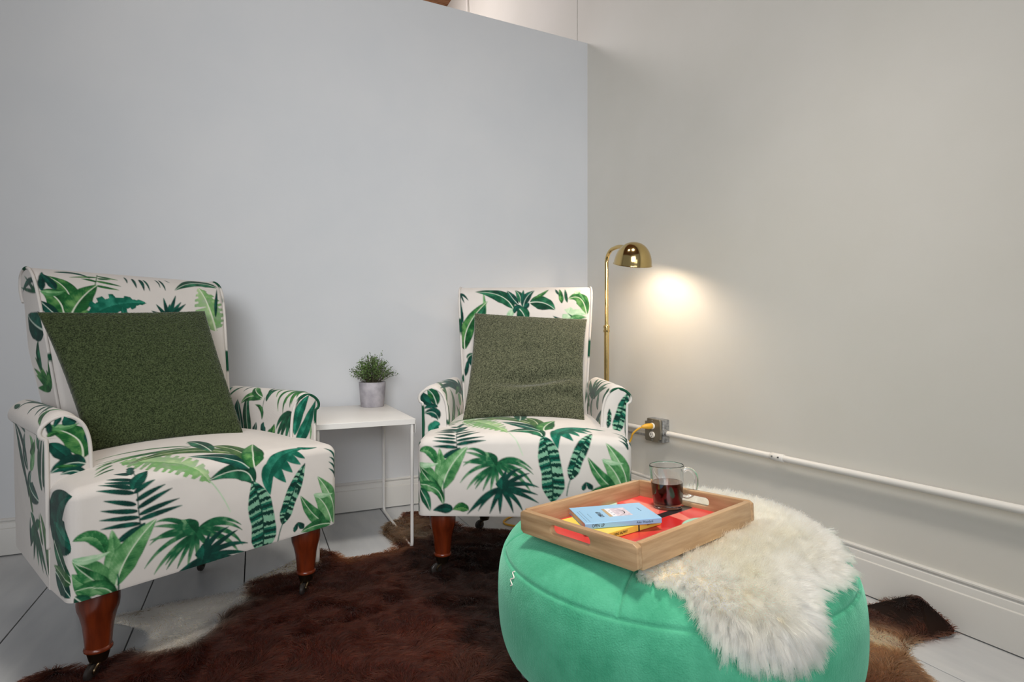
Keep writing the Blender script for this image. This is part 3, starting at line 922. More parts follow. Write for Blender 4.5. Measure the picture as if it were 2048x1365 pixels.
        ('b', 0.2655, 0.4965, 0.1929, 0.5181, 0.2102, 0.5361, 0.0154, 'gg', 0),
        ('p', 0.1273, 0.4245, 0.1929, 0.4929, 0.1376, 0.554, 0.0157, 'dg', 0),
        ('p', 0.1445, 0.4425, 0.1549, 0.5073, 0.1135, 0.554, 0.0154, 'dg', 0),
        ('p', 0.11, 0.4353, 0.1135, 0.4965, 0.0962, 0.554, 0.0151, 'dg', 0),
        ('p', 0.1756, 0.5181, 0.1618, 0.5433, 0.1791, 0.554, 0.0154, 'dg', 0),
        ('b', 0.1653, 0.3921, 0.338, 0.3957, 0.2482, 0.4533, 0.0289, 'dk', 1),
        ('b', 0.072, 0.4245, 0.0996, 0.4353, 0.072, 0.4677, 0.0184, 'dk', 0),
        ('p', 0.2136, 0.3202, 0.2378, 0.3345, 0.2689, 0.3453, 0.016, 'dg', 0),
        ('p', 0.2136, 0.3202, 0.1825, 0.3345, 0.1515, 0.3453, 0.0156, 'dg', 0),
        ('p', 0.2136, 0.3202, 0.2447, 0.2914, 0.2827, 0.2554, 0.0161, 'dg', 0),
        ('p', 0.2136, 0.3202, 0.2275, 0.277, 0.2447, 0.2302, 0.016, 'dg', 0),
        ('p', 0.2136, 0.3202, 0.1998, 0.2734, 0.186, 0.2302, 0.0158, 'dg', 0),
        ('p', 0.2136, 0.3202, 0.1722, 0.2734, 0.1342, 0.2266, 0.0155, 'dg', 0),
        ('p', 0.2136, 0.3202, 0.148, 0.2734, 0.0893, 0.2302, 0.0154, 'dg', 0),
        ('p', 0.2136, 0.3202, 0.2482, 0.3022, 0.2862, 0.2842, 0.0161, 'dg', 0),
        ('b', 0.072, 0.2374, 0.072, 0.3094, 0.1549, 0.3669, 0.0218, 'gd', 0),
        ('b', 0.072, 0.331, 0.072, 0.3669, 0.0755, 0.4065, 0.0164, 'gg', 0),
        ('p', 0.3311, 0.4893, 0.3795, 0.5325, 0.4658, 0.554, 0.0118, 'dk', 0),
        ('p', 0.072, 0.4749, 0.072, 0.5181, 0.0893, 0.554, 0.0136, 'dg', 0),
        ('p', 0.2378, 0.3489, 0.2758, 0.3813, 0.2827, 0.4137, 0.0113, 'gd', 0),
        ('p', 0.1307, 0.295, 0.1653, 0.3238, 0.1653, 0.3633, 0.0119, 'gg', 0),
        ('p', 0.2689, 0.259, 0.2827, 0.2986, 0.2758, 0.331, 0.0126, 'dk', 0),
    ],
    'ari1': [
        ('b', 0.3104, 0.4377, 0.3311, 0.5182, 0.3484, 0.5947, 0.0236, 'dg', 1),
        ('b', 0.3484, 0.4317, 0.3656, 0.5241, 0.4036, 0.5709, 0.0146, 'dk', 1),
        ('b', 0.3725, 0.5062, 0.414, 0.53, 0.4002, 0.5709, 0.0101, 'dk', 0),
        ('b', 0.2585, 0.5798, 0.3415, 0.6037, 0.376, 0.556, 0.0166, 'gg', 1),
        ('b', 0.2378, 0.5152, 0.2309, 0.556, 0.2896, 0.5589, 0.0083, 'gg', 0),
        ('b', 0.2275, 0.5739, 0.2447, 0.6156, 0.1998, 0.6365, 0.0117, 'dg', 0),
        ('b', 0.2585, 0.5858, 0.3345, 0.6037, 0.3484, 0.6365, 0.0159, 'gg', 1),
        ('l', 0.2378, 0.5152, 0.2413, 0.5589, 0.2447, 0.5858, 0.0014, 'dg', 0),
        ('p', 0.0858, 0.6484, 0.1964, 0.6365, 0.1515, 0.5477, 0.0089, 'gg', 0),
        ('p', 0.0858, 0.6484, 0.1445, 0.6126, 0.1238, 0.5419, 0.0086, 'gg', 0),
        ('p', 0.0858, 0.6484, 0.1135, 0.6156, 0.0927, 0.5619, 0.0086, 'gg', 0),
        ('p', 0.0858, 0.6484, 0.1065, 0.6216, 0.0893, 0.5739, 0.0086, 'gg', 0),
        ('p', 0.0858, 0.6484, 0.0996, 0.6335, 0.0824, 0.6007, 0.0086, 'gg', 0),
        ('p', 0.0858, 0.6484, 0.1411, 0.6246, 0.1204, 0.5739, 0.0087, 'gg', 0),
        ('p', 0.072, 0.5448, 0.1342, 0.5448, 0.1549, 0.4884, 0.0116, 'dg', 0),
        ('p', 0.072, 0.5448, 0.1342, 0.5152, 0.1515, 0.4526, 0.0116, 'dg', 0),
        ('p', 0.072, 0.5448, 0.1169, 0.5092, 0.1307, 0.4496, 0.0115, 'dg', 0),
        ('p', 0.072, 0.5448, 0.0927, 0.5033, 0.1031, 0.4526, 0.0114, 'dg', 0),
        ('p', 0.072, 0.5448, 0.072, 0.5152, 0.072, 0.4884, 0.0113, 'dg', 0),
        ('b', 0.2931, 0.4377, 0.2758, 0.4794, 0.2689, 0.5033, 0.0142, 'dk', 1),
        ('b', 0.2205, 0.4406, 0.1722, 0.4645, 0.1653, 0.5062, 0.02, 'gg', 0),
        ('b', 0.2136, 0.4645, 0.2413, 0.4884, 0.224, 0.5062, 0.0147, 'dk', 0),
        ('b', 0.072, 0.4556, 0.072, 0.4884, 0.072, 0.5152, 0.0091, 'lt', 0),
        ('b', 0.4693, 0.5679, 0.4451, 0.6097, 0.4071, 0.6365, 0.0055, 'dg', 0),
        ('b', 0.49, 0.5918, 0.4865, 0.6037, 0.4796, 0.6186, 0.009, 'tl', 0),
        ('p', 0.2482, 0.6365, 0.2516, 0.6216, 0.2275, 0.5888, 0.0073, 'dg', 0),
        ('p', 0.1825, 0.6365, 0.2033, 0.6216, 0.1825, 0.5918, 0.0056, 'gg', 0),
        ('p', 0.3725, 0.6365, 0.3829, 0.6216, 0.3898, 0.6007, 0.0051, 'dk', 0),
        ('p', 0.072, 0.4526, 0.072, 0.4794, 0.072, 0.5033, 0.0076, 'gg', 0),
        ('p', 0.1825, 0.4496, 0.1895, 0.4615, 0.1756, 0.4824, 0.0118, 'dk', 0),
    ],
    'arf1': [
        ('b', 0.2731, 0.4774, 0.2814, 0.5698, 0.3221, 0.6113, 0.0171, 'tl', 0),
        ('b', 0.2784, 0.4473, 0.3097, 0.4874, 0.3487, 0.5908, 0.0197, 'tl', 0),
        ('b', 0.2886, 0.5989, 0.2978, 0.6067, 0.3061, 0.6104, 0.0054, 'dk', 0),
        ('b', 0.326, 0.4543, 0.332, 0.4879, 0.3295, 0.5061, 0.003, 'lt', 0),
    ],
    'alf2': [
        ('b', -0.2989, 0.5445, -0.3089, 0.6007, -0.3331, 0.607, 0.0205, 'dg', 1),
        ('b', -0.3474, 0.5955, -0.3505, 0.5651, -0.3093, 0.5419, 0.0197, 'dk', 0),
        ('b', -0.2955, 0.5384, -0.3187, 0.5511, -0.3438, 0.5308, 0.0094, 'dk', 0),
        ('b', -0.2932, 0.4961, -0.3003, 0.5326, -0.3435, 0.5156, 0.017, 'dk', 1),
        ('b', -0.3203, 0.439, -0.304, 0.4842, -0.2871, 0.4778, 0.0213, 'tl', 0),
        ('l', -0.2959, 0.4931, -0.2996, 0.5205, -0.3016, 0.5446, 0.0015, 'dk', 0),
        ('b', -0.3428, 0.4516, -0.3431, 0.4821, -0.3435, 0.5125, 0.0034, 'dk', 0),
        ('b', -0.314, 0.5719, -0.3207, 0.5887, -0.331, 0.5859, 0.0077, 'gg', 0),
    ],
    'ali2': [
        ('b', 0.1273, 0.4406, 0.2378, 0.5122, 0.2033, 0.5888, 0.0266, 'gd', 1),
        ('b', 0.072, 0.4466, 0.0824, 0.5062, 0.072, 0.5828, 0.0378, 'gg', 1),
        ('b', 0.072, 0.4436, 0.0962, 0.4735, 0.072, 0.4884, 0.0324, 'lt', 0),
        ('p', 0.3795, 0.4257, 0.3069, 0.4764, 0.2551, 0.5241, 0.0145, 'gd', 0),
        ('p', 0.3795, 0.4257, 0.3415, 0.4615, 0.3069, 0.4973, 0.0147, 'gd', 0),
        ('p', 0.3795, 0.4257, 0.3173, 0.4556, 0.2655, 0.4794, 0.0146, 'gd', 0),
        ('p', 0.3795, 0.4257, 0.3933, 0.4466, 0.4071, 0.4705, 0.0151, 'gd', 0),
        ('p', 0.3795, 0.4257, 0.4209, 0.4496, 0.4624, 0.4735, 0.0153, 'gd', 0),
        ('p', 0.3795, 0.4257, 0.3656, 0.4615, 0.3587, 0.4973, 0.0149, 'gd', 0),
        ('b', 0.3622, 0.5182, 0.3276, 0.5389, 0.3207, 0.556, 0.0234, 'lt', 0),
        ('p', 0.3967, 0.553, 0.3967, 0.6425, 0.2033, 0.6455, 0.0193, 'dk', 0),
        ('p', 0.3967, 0.553, 0.3207, 0.6186, 0.1756, 0.6305, 0.0186, 'dk', 0),
        ('p', 0.3967, 0.553, 0.2965, 0.6007, 0.1515, 0.6126, 0.0184, 'dk', 0),
        ('p', 0.3967, 0.553, 0.3553, 0.5858, 0.3864, 0.6156, 0.0189, 'dk', 0),
        ('p', 0.3967, 0.553, 0.4036, 0.5798, 0.4485, 0.6097, 0.0193, 'dk', 0),
        ('b', 0.4624, 0.5182, 0.3829, 0.5419, 0.4313, 0.5589, 0.024, 'tl', 0),
        ('b', 0.1825, 0.4317, 0.2067, 0.4645, 0.1653, 0.5033, 0.0161, 'gg', 0),
        ('b', 0.3, 0.4347, 0.2516, 0.4735, 0.3345, 0.5092, 0.0144, 'lt', 0),
        ('p', 0.1169, 0.5828, 0.1756, 0.6305, 0.1929, 0.6455, 0.0112, 'gd', 0),
        ('p', 0.1169, 0.5828, 0.1411, 0.6126, 0.1342, 0.6276, 0.011, 'gd', 0),
        ('p', 0.1169, 0.5828, 0.1065, 0.5888, 0.0927, 0.5947, 0.0108, 'gd', 0),
        ('p', 0.2862, 0.723, 0.072, 0.553, 0.072, 0.5182, 0.0117, 'gd', 0),
        ('p', 0.2827, 0.6037, 0.1895, 0.6067, 0.0893, 0.6037, 0.01, 'dk', 0),
        ('p', 0.3829, 0.5768, 0.3104, 0.5709, 0.2724, 0.5589, 0.0119, 'gg', 0),
    ],
    'arf2': [
        ('s', 0.3064, 0.4479, 0.3269, 0.5151, 0.3474, 0.5955, 0.0196, 'st', 1),
        ('s', 0.2814, 0.4686, 0.2879, 0.505, 0.287, 0.5352, 0.0072, 'st', 1),
        ('b', 0.3427, 0.4425, 0.3431, 0.476, 0.3435, 0.5125, 0.0051, 'dk', 0),
        ('b', 0.3197, 0.6118, 0.3308, 0.6084, 0.3414, 0.6019, 0.0044, 'dk', 0),
    ],
    'ari2': [
        ('p', 0.2862, 0.5477, 0.3, 0.6037, 0.3449, 0.6365, 0.017, 'dg', 0),
        ('p', 0.2862, 0.5477, 0.2585, 0.6037, 0.2793, 0.6425, 0.0166, 'dg', 0),
        ('p', 0.2862, 0.5477, 0.3656, 0.5977, 0.3967, 0.6276, 0.0175, 'dg', 0),
        ('p', 0.2862, 0.5477, 0.4071, 0.5709, 0.4762, 0.6037, 0.0178, 'dg', 0),
        ('p', 0.2862, 0.5477, 0.1791, 0.5977, 0.1791, 0.6365, 0.016, 'dg', 0),
        ('p', 0.2862, 0.5477, 0.2136, 0.5828, 0.1307, 0.6037, 0.0163, 'dg', 0),
        ('b', 0.2862, 0.4794, 0.3415, 0.5122, 0.2793, 0.553, 0.0166, 'dg', 1),
        ('b', 0.1584, 0.5211, 0.2102, 0.5477, 0.1895, 0.5828, 0.0173, 'dg', 1),
        ('b', 0.4416, 0.4287, 0.4175, 0.4824, 0.3553, 0.5389, 0.0191, 'gd', 1),
        ('p', 0.4831, 0.4257, 0.4831, 0.4705, 0.4831, 0.5152, 0.0111, 'gd', 0),
        ('p', 0.4831, 0.4257, 0.4762, 0.4556, 0.4451, 0.4913, 0.011, 'gd', 0),
        ('p', 0.4831, 0.4257, 0.4831, 0.4526, 0.4831, 0.4794, 0.0111, 'gd', 0),
        ('p', 0.4831, 0.4257, 0.4485, 0.4496, 0.3795, 0.4794, 0.0109, 'gd', 0),
        ('p', 0.2275, 0.4406, 0.2827, 0.4526, 0.3415, 0.4645, 0.0202, 'dk', 0),
        ('p', 0.2275, 0.4406, 0.2482, 0.4556, 0.2724, 0.4705, 0.0199, 'dk', 0),
        ('p', 0.2275, 0.4406, 0.1964, 0.4556, 0.1653, 0.4705, 0.0194, 'dk', 0),
        ('p', 0.2275, 0.4406, 0.148, 0.4884, 0.0858, 0.53, 0.0189, 'dk', 0),
        ('b', 0.072, 0.4615, 0.072, 0.5003, 0.0789, 0.53, 0.0178, 'gg', 0),
        ('b', 0.072, 0.55, 0.0996, 0.5709, 0.0789, 0.5947, 0.0213, 'dk', 0),
        ('b', 0.3518, 0.5092, 0.4105, 0.533, 0.3725, 0.5619, 0.0152, 'gg', 0),
        ('b', 0.1273, 0.4585, 0.11, 0.4794, 0.1307, 0.4973, 0.0132, 'gd', 0),
        ('b', 0.072, 0.5649, 0.0858, 0.5768, 0.0858, 0.5918, 0.0146, 'gg', 0),
        ('p', 0.3311, 0.5947, 0.3242, 0.6097, 0.3242, 0.6246, 0.0092, 'dk', 0),
        ('p', 0.1653, 0.6455, 0.1135, 0.6455, 0.0927, 0.6574, 0.0093, 'dk', 0),
        ('p', 0.0962, 0.6037, 0.0927, 0.5918, 0.0789, 0.5798, 0.0122, 'dg', 0),
    ],
    'back2': [
        ('b', -0.1671, 0.8627, -0.1661, 0.9025, -0.1786, 0.9774, 0.007, 'lt', 0),
        ('b', -0.2464, 0.7269, -0.2657, 0.8252, -0.1557, 0.9304, 0.0299, 'gg', 1),
        ('b', -0.2063, 0.8396, -0.1817, 0.8655, -0.1666, 0.9109, 0.0173, 'dg', 0),
        ('b', -0.0484, 0.8968, -0.0886, 0.9774, -0.2147, 0.9774, 0.0283, 'dg', 1),
        ('b', -0.028, 0.9138, -0.0581, 0.9439, -0.0767, 0.9858, 0.0161, 'dk', 1),
        ('b', -0.0192, 0.9194, -0.0134, 0.9551, -0.0436, 0.9885, 0.0155, 'dg', 1),
        ('b', -0.0074, 0.9025, -0.0045, 0.9495, 0.0406, 0.9858, 0.0175, 'dk', 1),
        ('b', -0.0133, 0.9138, -0.0104, 0.9523, -0.0075, 0.9913, 0.0077, 'dk', 0),
        ('b', 0.0192, 0.9222, 0.0817, 0.9356, 0.1246, 0.8912, 0.0307, 'dg', 1),
        ('b', -0.0279, 0.8996, 0.0015, 0.8741, 0.0014, 0.8396, 0.0276, 'dg', 1),
        ('b', 0.0312, 0.9384, 0.0701, 0.9523, 0.1008, 0.9941, 0.0091, 'gg', 0),
        ('b', -0.0484, 0.8968, -0.0656, 0.8741, -0.0707, 0.8425, 0.0131, 'pl', 0),
        ('b', -0.0452, 0.877, -0.0398, 0.9138, -0.0103, 0.9025, 0.0118, 'dk', 0),
        ('b', -0.0073, 0.8996, 0.0103, 0.9081, 0.0163, 0.9222, 0.0104, 'dk', 0),
        ('b', 0.1522, 0.9194, 0.1507, 0.9523, 0.146, 0.9969, 0.0105, 'gg', 0),
        ('b', 0.176, 0.9222, 0.1687, 0.9551, 0.17, 0.9969, 0.007, 'dg', 0),
        ('b', 0.1391, 0.9607, 0.1336, 0.9774, 0.1279, 0.9969, 0.0057, 'dk', 0),
        ('b', 0.2549, 0.8713, 0.2447, 0.9774, 0.1798, 0.9384, 0.0268, 'gg', 1),
        ('t', 0.1571, 0.8367, 0.1921, 0.894, 0.1867, 0.9025, 0.0208, 'pl', 0),
        ('b', 0.1633, 0.8454, 0.2185, 0.894, 0.252, 0.8713, 0.0194, 'pl', 0),
        ('b', 0.1713, 0.8338, 0.1432, 0.8483, 0.1149, 0.8655, 0.0076, 'dk', 0),
        ('b', 0.2562, 0.8511, 0.2261, 0.8338, 0.1765, 0.877, 0.0082, 'dg', 0),
        ('p', -0.2654, 0.8223, -0.2722, 0.9053, -0.2752, 0.9412, 0.0081, 'dk', 0),
        ('p', -0.28, 0.9662, -0.262, 0.9662, -0.2389, 0.9328, 0.0063, 'dk', 0),
        ('p', -0.28, 0.9662, -0.2754, 0.9439, -0.2739, 0.925, 0.0051, 'dk', 0),
        ('p', -0.2772, 0.969, -0.2631, 0.9384, -0.2559, 0.9222, 0.0041, 'dk', 0),
        ('b', -0.258, 0.8367, -0.2668, 0.8741, -0.2664, 0.9053, 0.007, 'dk', 0),
        ('b', -0.2363, 0.7037, -0.204, 0.6748, -0.2161, 0.6516, 0.0135, 'dk', 0),
        ('b', 0.1864, 0.8454, 0.2021, 0.8655, 0.254, 0.8598, 0.0117, 'lt', 0),
        ('b', 0.0822, 0.8396, 0.1112, 0.8425, 0.1368, 0.8338, 0.0069, 'lt', 0),
        ('b', -0.0881, 0.8425, -0.0884, 0.854, -0.0828, 0.8627, 0.0034, 'gg', 0),
        ('b', -0.1141, 0.8425, -0.1234, 0.8598, -0.1296, 0.8713, 0.0041, 'gg', 0),
        ('b', -0.2352, 0.6893, -0.2282, 0.7066, -0.2063, 0.7095, 0.0102, 'dg', 1),
        ('b', -0.2407, 0.6197, -0.2357, 0.6603, -0.2297, 0.6893, 0.0088, 'dk', 0),
        ('b', -0.1002, 0.9607, -0.1186, 0.9774, -0.1307, 0.983, 0.0043, 'dk', 0),
        ('b', 0.2081, 0.9662, 0.2207, 0.9774, 0.2392, 0.9885, 0.0092, 'pl', 0),
        ('b', 0.2267, 0.9774, 0.2369, 0.9467, 0.2529, 0.9222, 0.0049, 'lt', 0),
    ],
    'ali1': [
        ('p', 0.1756, 0.6186, 0.3587, 0.6216, 0.4762, 0.6395, 0.0073, 'dk', 0),
        ('p', 0.1618, 0.6186, 0.338, 0.6186, 0.4658, 0.6395, 0.0072, 'dk', 0),
        ('p', 0.1549, 0.6186, 0.2827, 0.6186, 0.4175, 0.6216, 0.007, 'dk', 0),
        ('p', 0.2378, 0.6216, 0.4555, 0.6276, 0.3967, 0.6753, 0.0104, 'dg', 0),
        ('p', 0.2344, 0.6216, 0.3104, 0.6425, 0.262, 0.6753, 0.0114, 'dk', 0),
        ('p', 0.2378, 0.6216, 0.2275, 0.6425, 0.186, 0.6723, 0.0076, 'dk', 0),
        ('p', 0.2033, 0.6305, 0.1791, 0.6455, 0.1515, 0.6693, 0.005, 'dk', 0),
        ('p', 0.4105, 0.6693, 0.4555, 0.6663, 0.4762, 0.6663, 0.0093, 'dg', 0),
        ('b', 0.0824, 0.6842, 0.1964, 0.6484, 0.0996, 0.6186, 0.0106, 'gg', 0),
        ('b', 0.0858, 0.6007, 0.0755, 0.5888, 0.072, 0.5589, 0.009, 'pg', 0),
        ('p', 0.2171, 0.6216, 0.224, 0.6305, 0.1584, 0.6514, 0.006, 'dg', 0),
        ('p', 0.4036, 0.6216, 0.4071, 0.6425, 0.4036, 0.6663, 0.0064, 'dk', 0),
        ('p', 0.1584, 0.6186, 0.2275, 0.6186, 0.2965, 0.6216, 0.006, 'dk', 0),
    ],
}
def paint(items, A, B, seed=0):
    """colour of the printed linen at fabric coordinates A, B (metres)"""
    n = len(A)
    col = np.tile(CLOTH, (n, 1)) * (0.965 + 0.07 * fnoise(A, B, 25, 3)[:, None])
    if not items:
        return col
    order = np.argsort(B)
    Bs = B[order]
    for k, it in enumerate(items):
        kind, x0, y0, x1, y1, x2, y2, w, sty, rib = it
        sp = bez((x0, y0), (x1, y1), (x2, y2), 44 if kind in 'pl' else 90)
        pad = w * 1.3 + 0.002
        lo, hi = sp.min(0) - pad, sp.max(0) + pad
        i0, i1 = np.searchsorted(Bs, (lo[1], hi[1]))
        cand = order[i0:i1]
        cand = cand[(A[cand] > lo[0]) & (A[cand] < hi[0])]
        if not len(cand):
            continue
        a, b = A[cand], B[cand]
        d2 = (a[:, None] - sp[None, :, 0]) ** 2 + (b[:, None] - sp[None, :, 1]) ** 2
        j = d2.argmin(1)
        jj = np.clip(j, 1, len(sp) - 2)
        tg = sp[jj + 1] - sp[jj - 1]
        tg /= np.linalg.norm(tg, axis=1)[:, None] + 1e-9
        dv = np.stack([a, b], -1) - sp[j]
        along = (dv * tg).sum(1)
        side = tg[:, 0] * dv[:, 1] - tg[:, 1] * dv[:, 0]
        ln = np.linalg.norm(np.diff(sp, axis=0), axis=1).sum()
        t = np.clip(j / (len(sp) - 1) + along / ln, -0.05, 1.05)
        tt = np.clip(t, 0.0005, 0.9995)
        if kind == 'p':
            W = w * np.sin(np.pi * tt ** 0.62) ** 0.8 * 0.85 + 0.0005
        elif kind == 'l':
            W = np.full_like(tt, max(w, 0.0013))
        elif kind in 's':
            W = w * np.minimum(1, (np.sin(np.pi * tt ** 0.85) * 1.35)) ** 0.8
        else:
            W = w * np.sin(np.pi * tt ** 0.78) ** 0.82
        ra = np.abs(side) / (W + 1e-6)
        if kind in 'bts':
            W = W * (1 + 0.16 * (vnoise(t * 7 + k, side * 0 + np.sign(side) * 3 + k, k) - 0.5))
        inside = np.clip((W - np.abs(side)) / AA + 0.5, 0, 1)
        inside *= np.clip((0.0008 + np.minimum(t, 1 - t) * ln) / 0.001, 0, 1)
        D, Mi, Li, Rb = STY[sty]
        nz = fnoise(a + k * 0.31, b - k * 0.17, 55, k, 3)
        if kind == 's':
            ph = t * ln / 0.021 + 0.35 * np.sign(side) + 0.9 * vnoise(t * 9, np.sign(side) * 2 + t * 3, k) + 0.5 * ra * 0.4
            fr = ph - np.floor(ph)
            jag = 0.5 + 0.22 * (vnoise(side * 420, t * 30, k) - 0.5) * 2 - 0.10 * ra
            band = np.clip((jag - np.abs(fr - 0.5) * 2 * 0.98) / 0.12 + 0.5, 0, 1)
            tone = np.where((np.floor(ph) % 3 == 0)[:, None], Mi, Li)
            tone = tone * (1 - 0.35 * nz[:, None]) + Mi * 0.35 * nz[:, None]
            c = tone * (1 - band[:, None]) + (D * (0.55 + 0.7 * nz[:, None])) * band[:, None]
            r = np.clip((0.0018 - np.abs(side)) / 0.001 + 0.5, 0, 1)[:, None]
            c = c * (1 - r) + Rb * r
        else:
            lum = 0.62 * (nz - 0.5) * 1.7 + 0.5
            if kind in 'bt':
                lum = lum + np.where(side > 0, 0.26 * (1 - ra), -0.20 + 0.10 * ra) + 0.12 * (t - 0.5)
                lum = lum - 0.35 * np.clip(ra - 0.86, 0, 1) * 4
            else:
                lum = lum + 0.35 * (t - 0.55)
            # thin secondary veins
            if kind == 'b' and w > 0.012:
                v = np.abs(((t * ln - ra * w * 0.7) / 0.0075) % 1.0 - 0.5)
                lum = lum + 0.10 * (v < 0.10)
            lum = np.clip(lum, 0, 1)[:, None]
            c = np.where(lum < 0.5, D + (Mi - D) * lum * 2, Mi + (Li - Mi) * (lum * 2 - 1))
            if rib:
                rw = np.clip((max(0.0012, 0.06 * w) * (1.1 - 0.6 * tt) - np.abs(side)) / (AA * 0.8) + 0.5, 0, 1)[:, None]
                c = c * (1 - rw) + Rb * rw
            if kind == 't':
                ph = t * ln / (0.030 if sty != 'pg' else 0.018) + 0.4 * (side > 0) + 0.35 * vnoise(t * 8, np.sign(side), k)
                fr = ph - np.floor(ph)
                cut = np.clip((0.05 + 0.30 * np.clip(ra - 0.18, 0, 1) - np.abs(fr - 0.5)) / 0.05 + 0.2, 0, 1) * (ra > 0.16)
                lim = 0.42 + 0.5 * (vnoise(np.floor(ph) * 1.7, np.sign(side) * 3 + k, k) > 0.35)
                cut = np.maximum(cut * (ra > lim - 0.25), 0)
                inside = inside * (1 - cut)
                if sty == 'pg':
                    inside = inside * np.clip(0.45 + nz * 0.9, 0, 1)
        m = inside[:, None]
        col[cand] = col[cand] * (1 - m) + c * m
    return col


M['print'] = tint_material('leaf_print_linen', 0.85, 'print', spec=0.2, sheen=0.15)
tc = N(M['print'], 'ShaderNodeTexCoord')
wv = []
for d in ('X', 'Z'):
    wn = N(M['print'], 'ShaderNodeTexWave', i_Scale=260.0, i_Distortion=2.5, i_Detail=1.0)
    wn.bands_direction = d
    L(M['print'], tc.outputs['Object'], wn.inputs['Vector'])
    wv.append(wn)
mx = N(M['print'], 'ShaderNodeMath', operation='ADD')
L(M['print'], wv[0].outputs['Fac'], mx.inputs[0])
L(M['print'], wv[1].outputs['Fac'], mx.inputs[1])
bp = N(M['print'], 'ShaderNodeBump', i_Strength=0.22, i_Distance=0.0012)
L(M['print'], mx.outputs[0], bp.inputs['Height'])
L(M['print'], bp.outputs[0], bsdf(M['print']).inputs['Normal'])
M['piping'] = tint_material('leaf_print_piping', 0.85, 'print', spec=0.2)
M['lining'] = new_mat('black_dust_cover', lin(30, 29, 28), 0.9)


def axis(a, b, step):
    return np.linspace(a, b, max(2, int(round(abs(b - a) / step)) + 1))


SEAT = dict(x=0.3405, y0=-0.061, y1=0.46, z0=0.207, z1=0.458)


def taper(y):
    return 1.0 - 0.17 * np.clip(y - 0.075, 0, 1)


def round_box(Q, rad):
    lo = np.array([-SEAT['x'] + rad, SEAT['y0'] + rad, SEAT['z0'] + 0.006])
    hi = np.array([SEAT['x'] - rad, SEAT['y1'], SEAT['z1'] - rad])
    c = np.clip(Q, lo, hi)
    d = Q - c
    l = np.linalg.norm(d, axis=1)[:, None]
    r = np.where(np.abs(d[:, 2:]) > rad * 0.999, rad, rad)
    below = (Q[:, 2] < lo[2])
    P = c + d / np.maximum(l, 1e-9) * np.minimum(l, rad) * np.where(l > 1e-9, 1, 0)
    P = np.where((l > rad * 0.999), c + d / np.maximum(l, 1e-9) * rad, P)
    P[below, 2] = Q[below, 2]
    return P


def seat_shape(Q):
    P = round_box(Q, 0.026)
    x, y, z = P.T
    topness = np.clip((z - 0.36) / 0.09, 0, 1)
    crown = 0.042 * np.clip(1 - (x / 0.36) ** 2, 0, 1) ** 0.8 * np.sin(np.clip((y + 0.07) / 0.62, 0, 1) * np.pi) ** 0.75
    edge = -0.010 * (np.abs(x) / 0.35) ** 4
    P[:, 2] = z + (crown + edge) * topness
    # a soft belly to the front
    front = np.clip((0.0 - y) / 0.05, 0, 1)
    P[:, 1] = y - 0.010 * front * np.sin(np.clip((z - 0.2) / 0.27, 0, 1) * np.pi) * np.clip(1 - (x / 0.36) ** 4, 0, 1)
    P[:, 0] = P[:, 0] * taper(P[:, 1])
    return P


def make_seat(k, g, parent):
    X, Y0, Y1, Z0, Z1 = SEAT['x'], SEAT['y0'], SEAT['y1'], SEAT['z0'], SEAT['z1']
    Vs, Qs, Cs = [], [], []
    n = 0
    sh, dx = (0.0, 0.0) if k == 1 else (-0.074, 0.006)

    def patch(Q, m_, n_, A, B, items, flip):
        nonlocal n
        Vs.append(seat_shape(Q))
        Qs.append(grid_quads(m_, n_, n, flip))
        Cs.append(paint(items, A, B))
        n += len(Q)
    xs = axis(-X, X, g)
    zs = axis(Z0, Z1, g)
    a, b = np.meshgrid(xs, zs, indexing='ij')
    Q = np.stack([a.ravel(), np.full(a.size, Y0), b.ravel()], -1)
    patch(Q, len(xs), len(zs), Q[:, 0] + dx, Q[:, 2] - Z0 + sh, PRINT['seat'], True)
    ys = axis(Y0, Y1, g * 1.15)
    a, b = np.meshgrid(xs, ys, indexing='ij')
    Q = np.stack([a.ravel(), b.ravel(), np.full(a.size, Z1)], -1)
    patch(Q, len(xs), len(ys), Q[:, 0] + dx, (Z1 - Z0) + Q[:, 1] - Y0 + sh, PRINT['seat'], True)
    for sx in (-1, 1):
        ys2 = axis(Y0, 0.11, g)
        a, b = np.meshgrid(ys2, zs, indexing='ij')
        Q = np.stack([np.full(a.size, sx * X), a.ravel(), b.ravel()], -1)
        patch(Q, len(ys2), len(zs), Q[:, 1], Q[:, 2], PRINT['sside'], sx > 0)
    me = fast_mesh('seat', np.concatenate(Vs), np.concatenate(Qs), np.concatenate(Cs))
    o = link('seat', me, M['print'], parent)
    MB().box((-0.322, -0.045, 0.204), (0.322, 0.075, 0.209)).build('dust_cover', M['lining'], o, smooth=False)
    return o


# ---- backrest: front curve climbs, then scrolls over to the rear
BF = smooth_path([(y_ - 0.032, z_ - (0.008 if z_ > 0.6 else 0)) for y_, z_ in
                  [(0.345, 0.21), (0.385, 0.35), (0.413, 0.45), (0.455, 0.60), (0.493, 0.75), (0.525, 0.865), (0.538, 0.905), (0.554, 0.945), (0.580, 0.980),
                   (0.618, 1.000), (0.660, 1.002), (0.700, 0.987), (0.722, 0.955), (0.722, 0.925), (0.705, 0.898)]], 10)
BR_ = smooth_path([(y_ - 0.032, z_ - (0.008 if z_ > 0.6 else 0)) for y_, z_ in
                   [(0.445, 0.21), (0.470, 0.30), (0.520, 0.45), (0.572, 0.60), (0.625, 0.75), (0.660, 0.85), (0.680, 0.885), (0.693, 0.893), (0.699, 0.896)]], 8)


def back_half(z):
    return 0.230 + 0.038 * np.clip((z - 0.50) / 0.48, 0, 1)


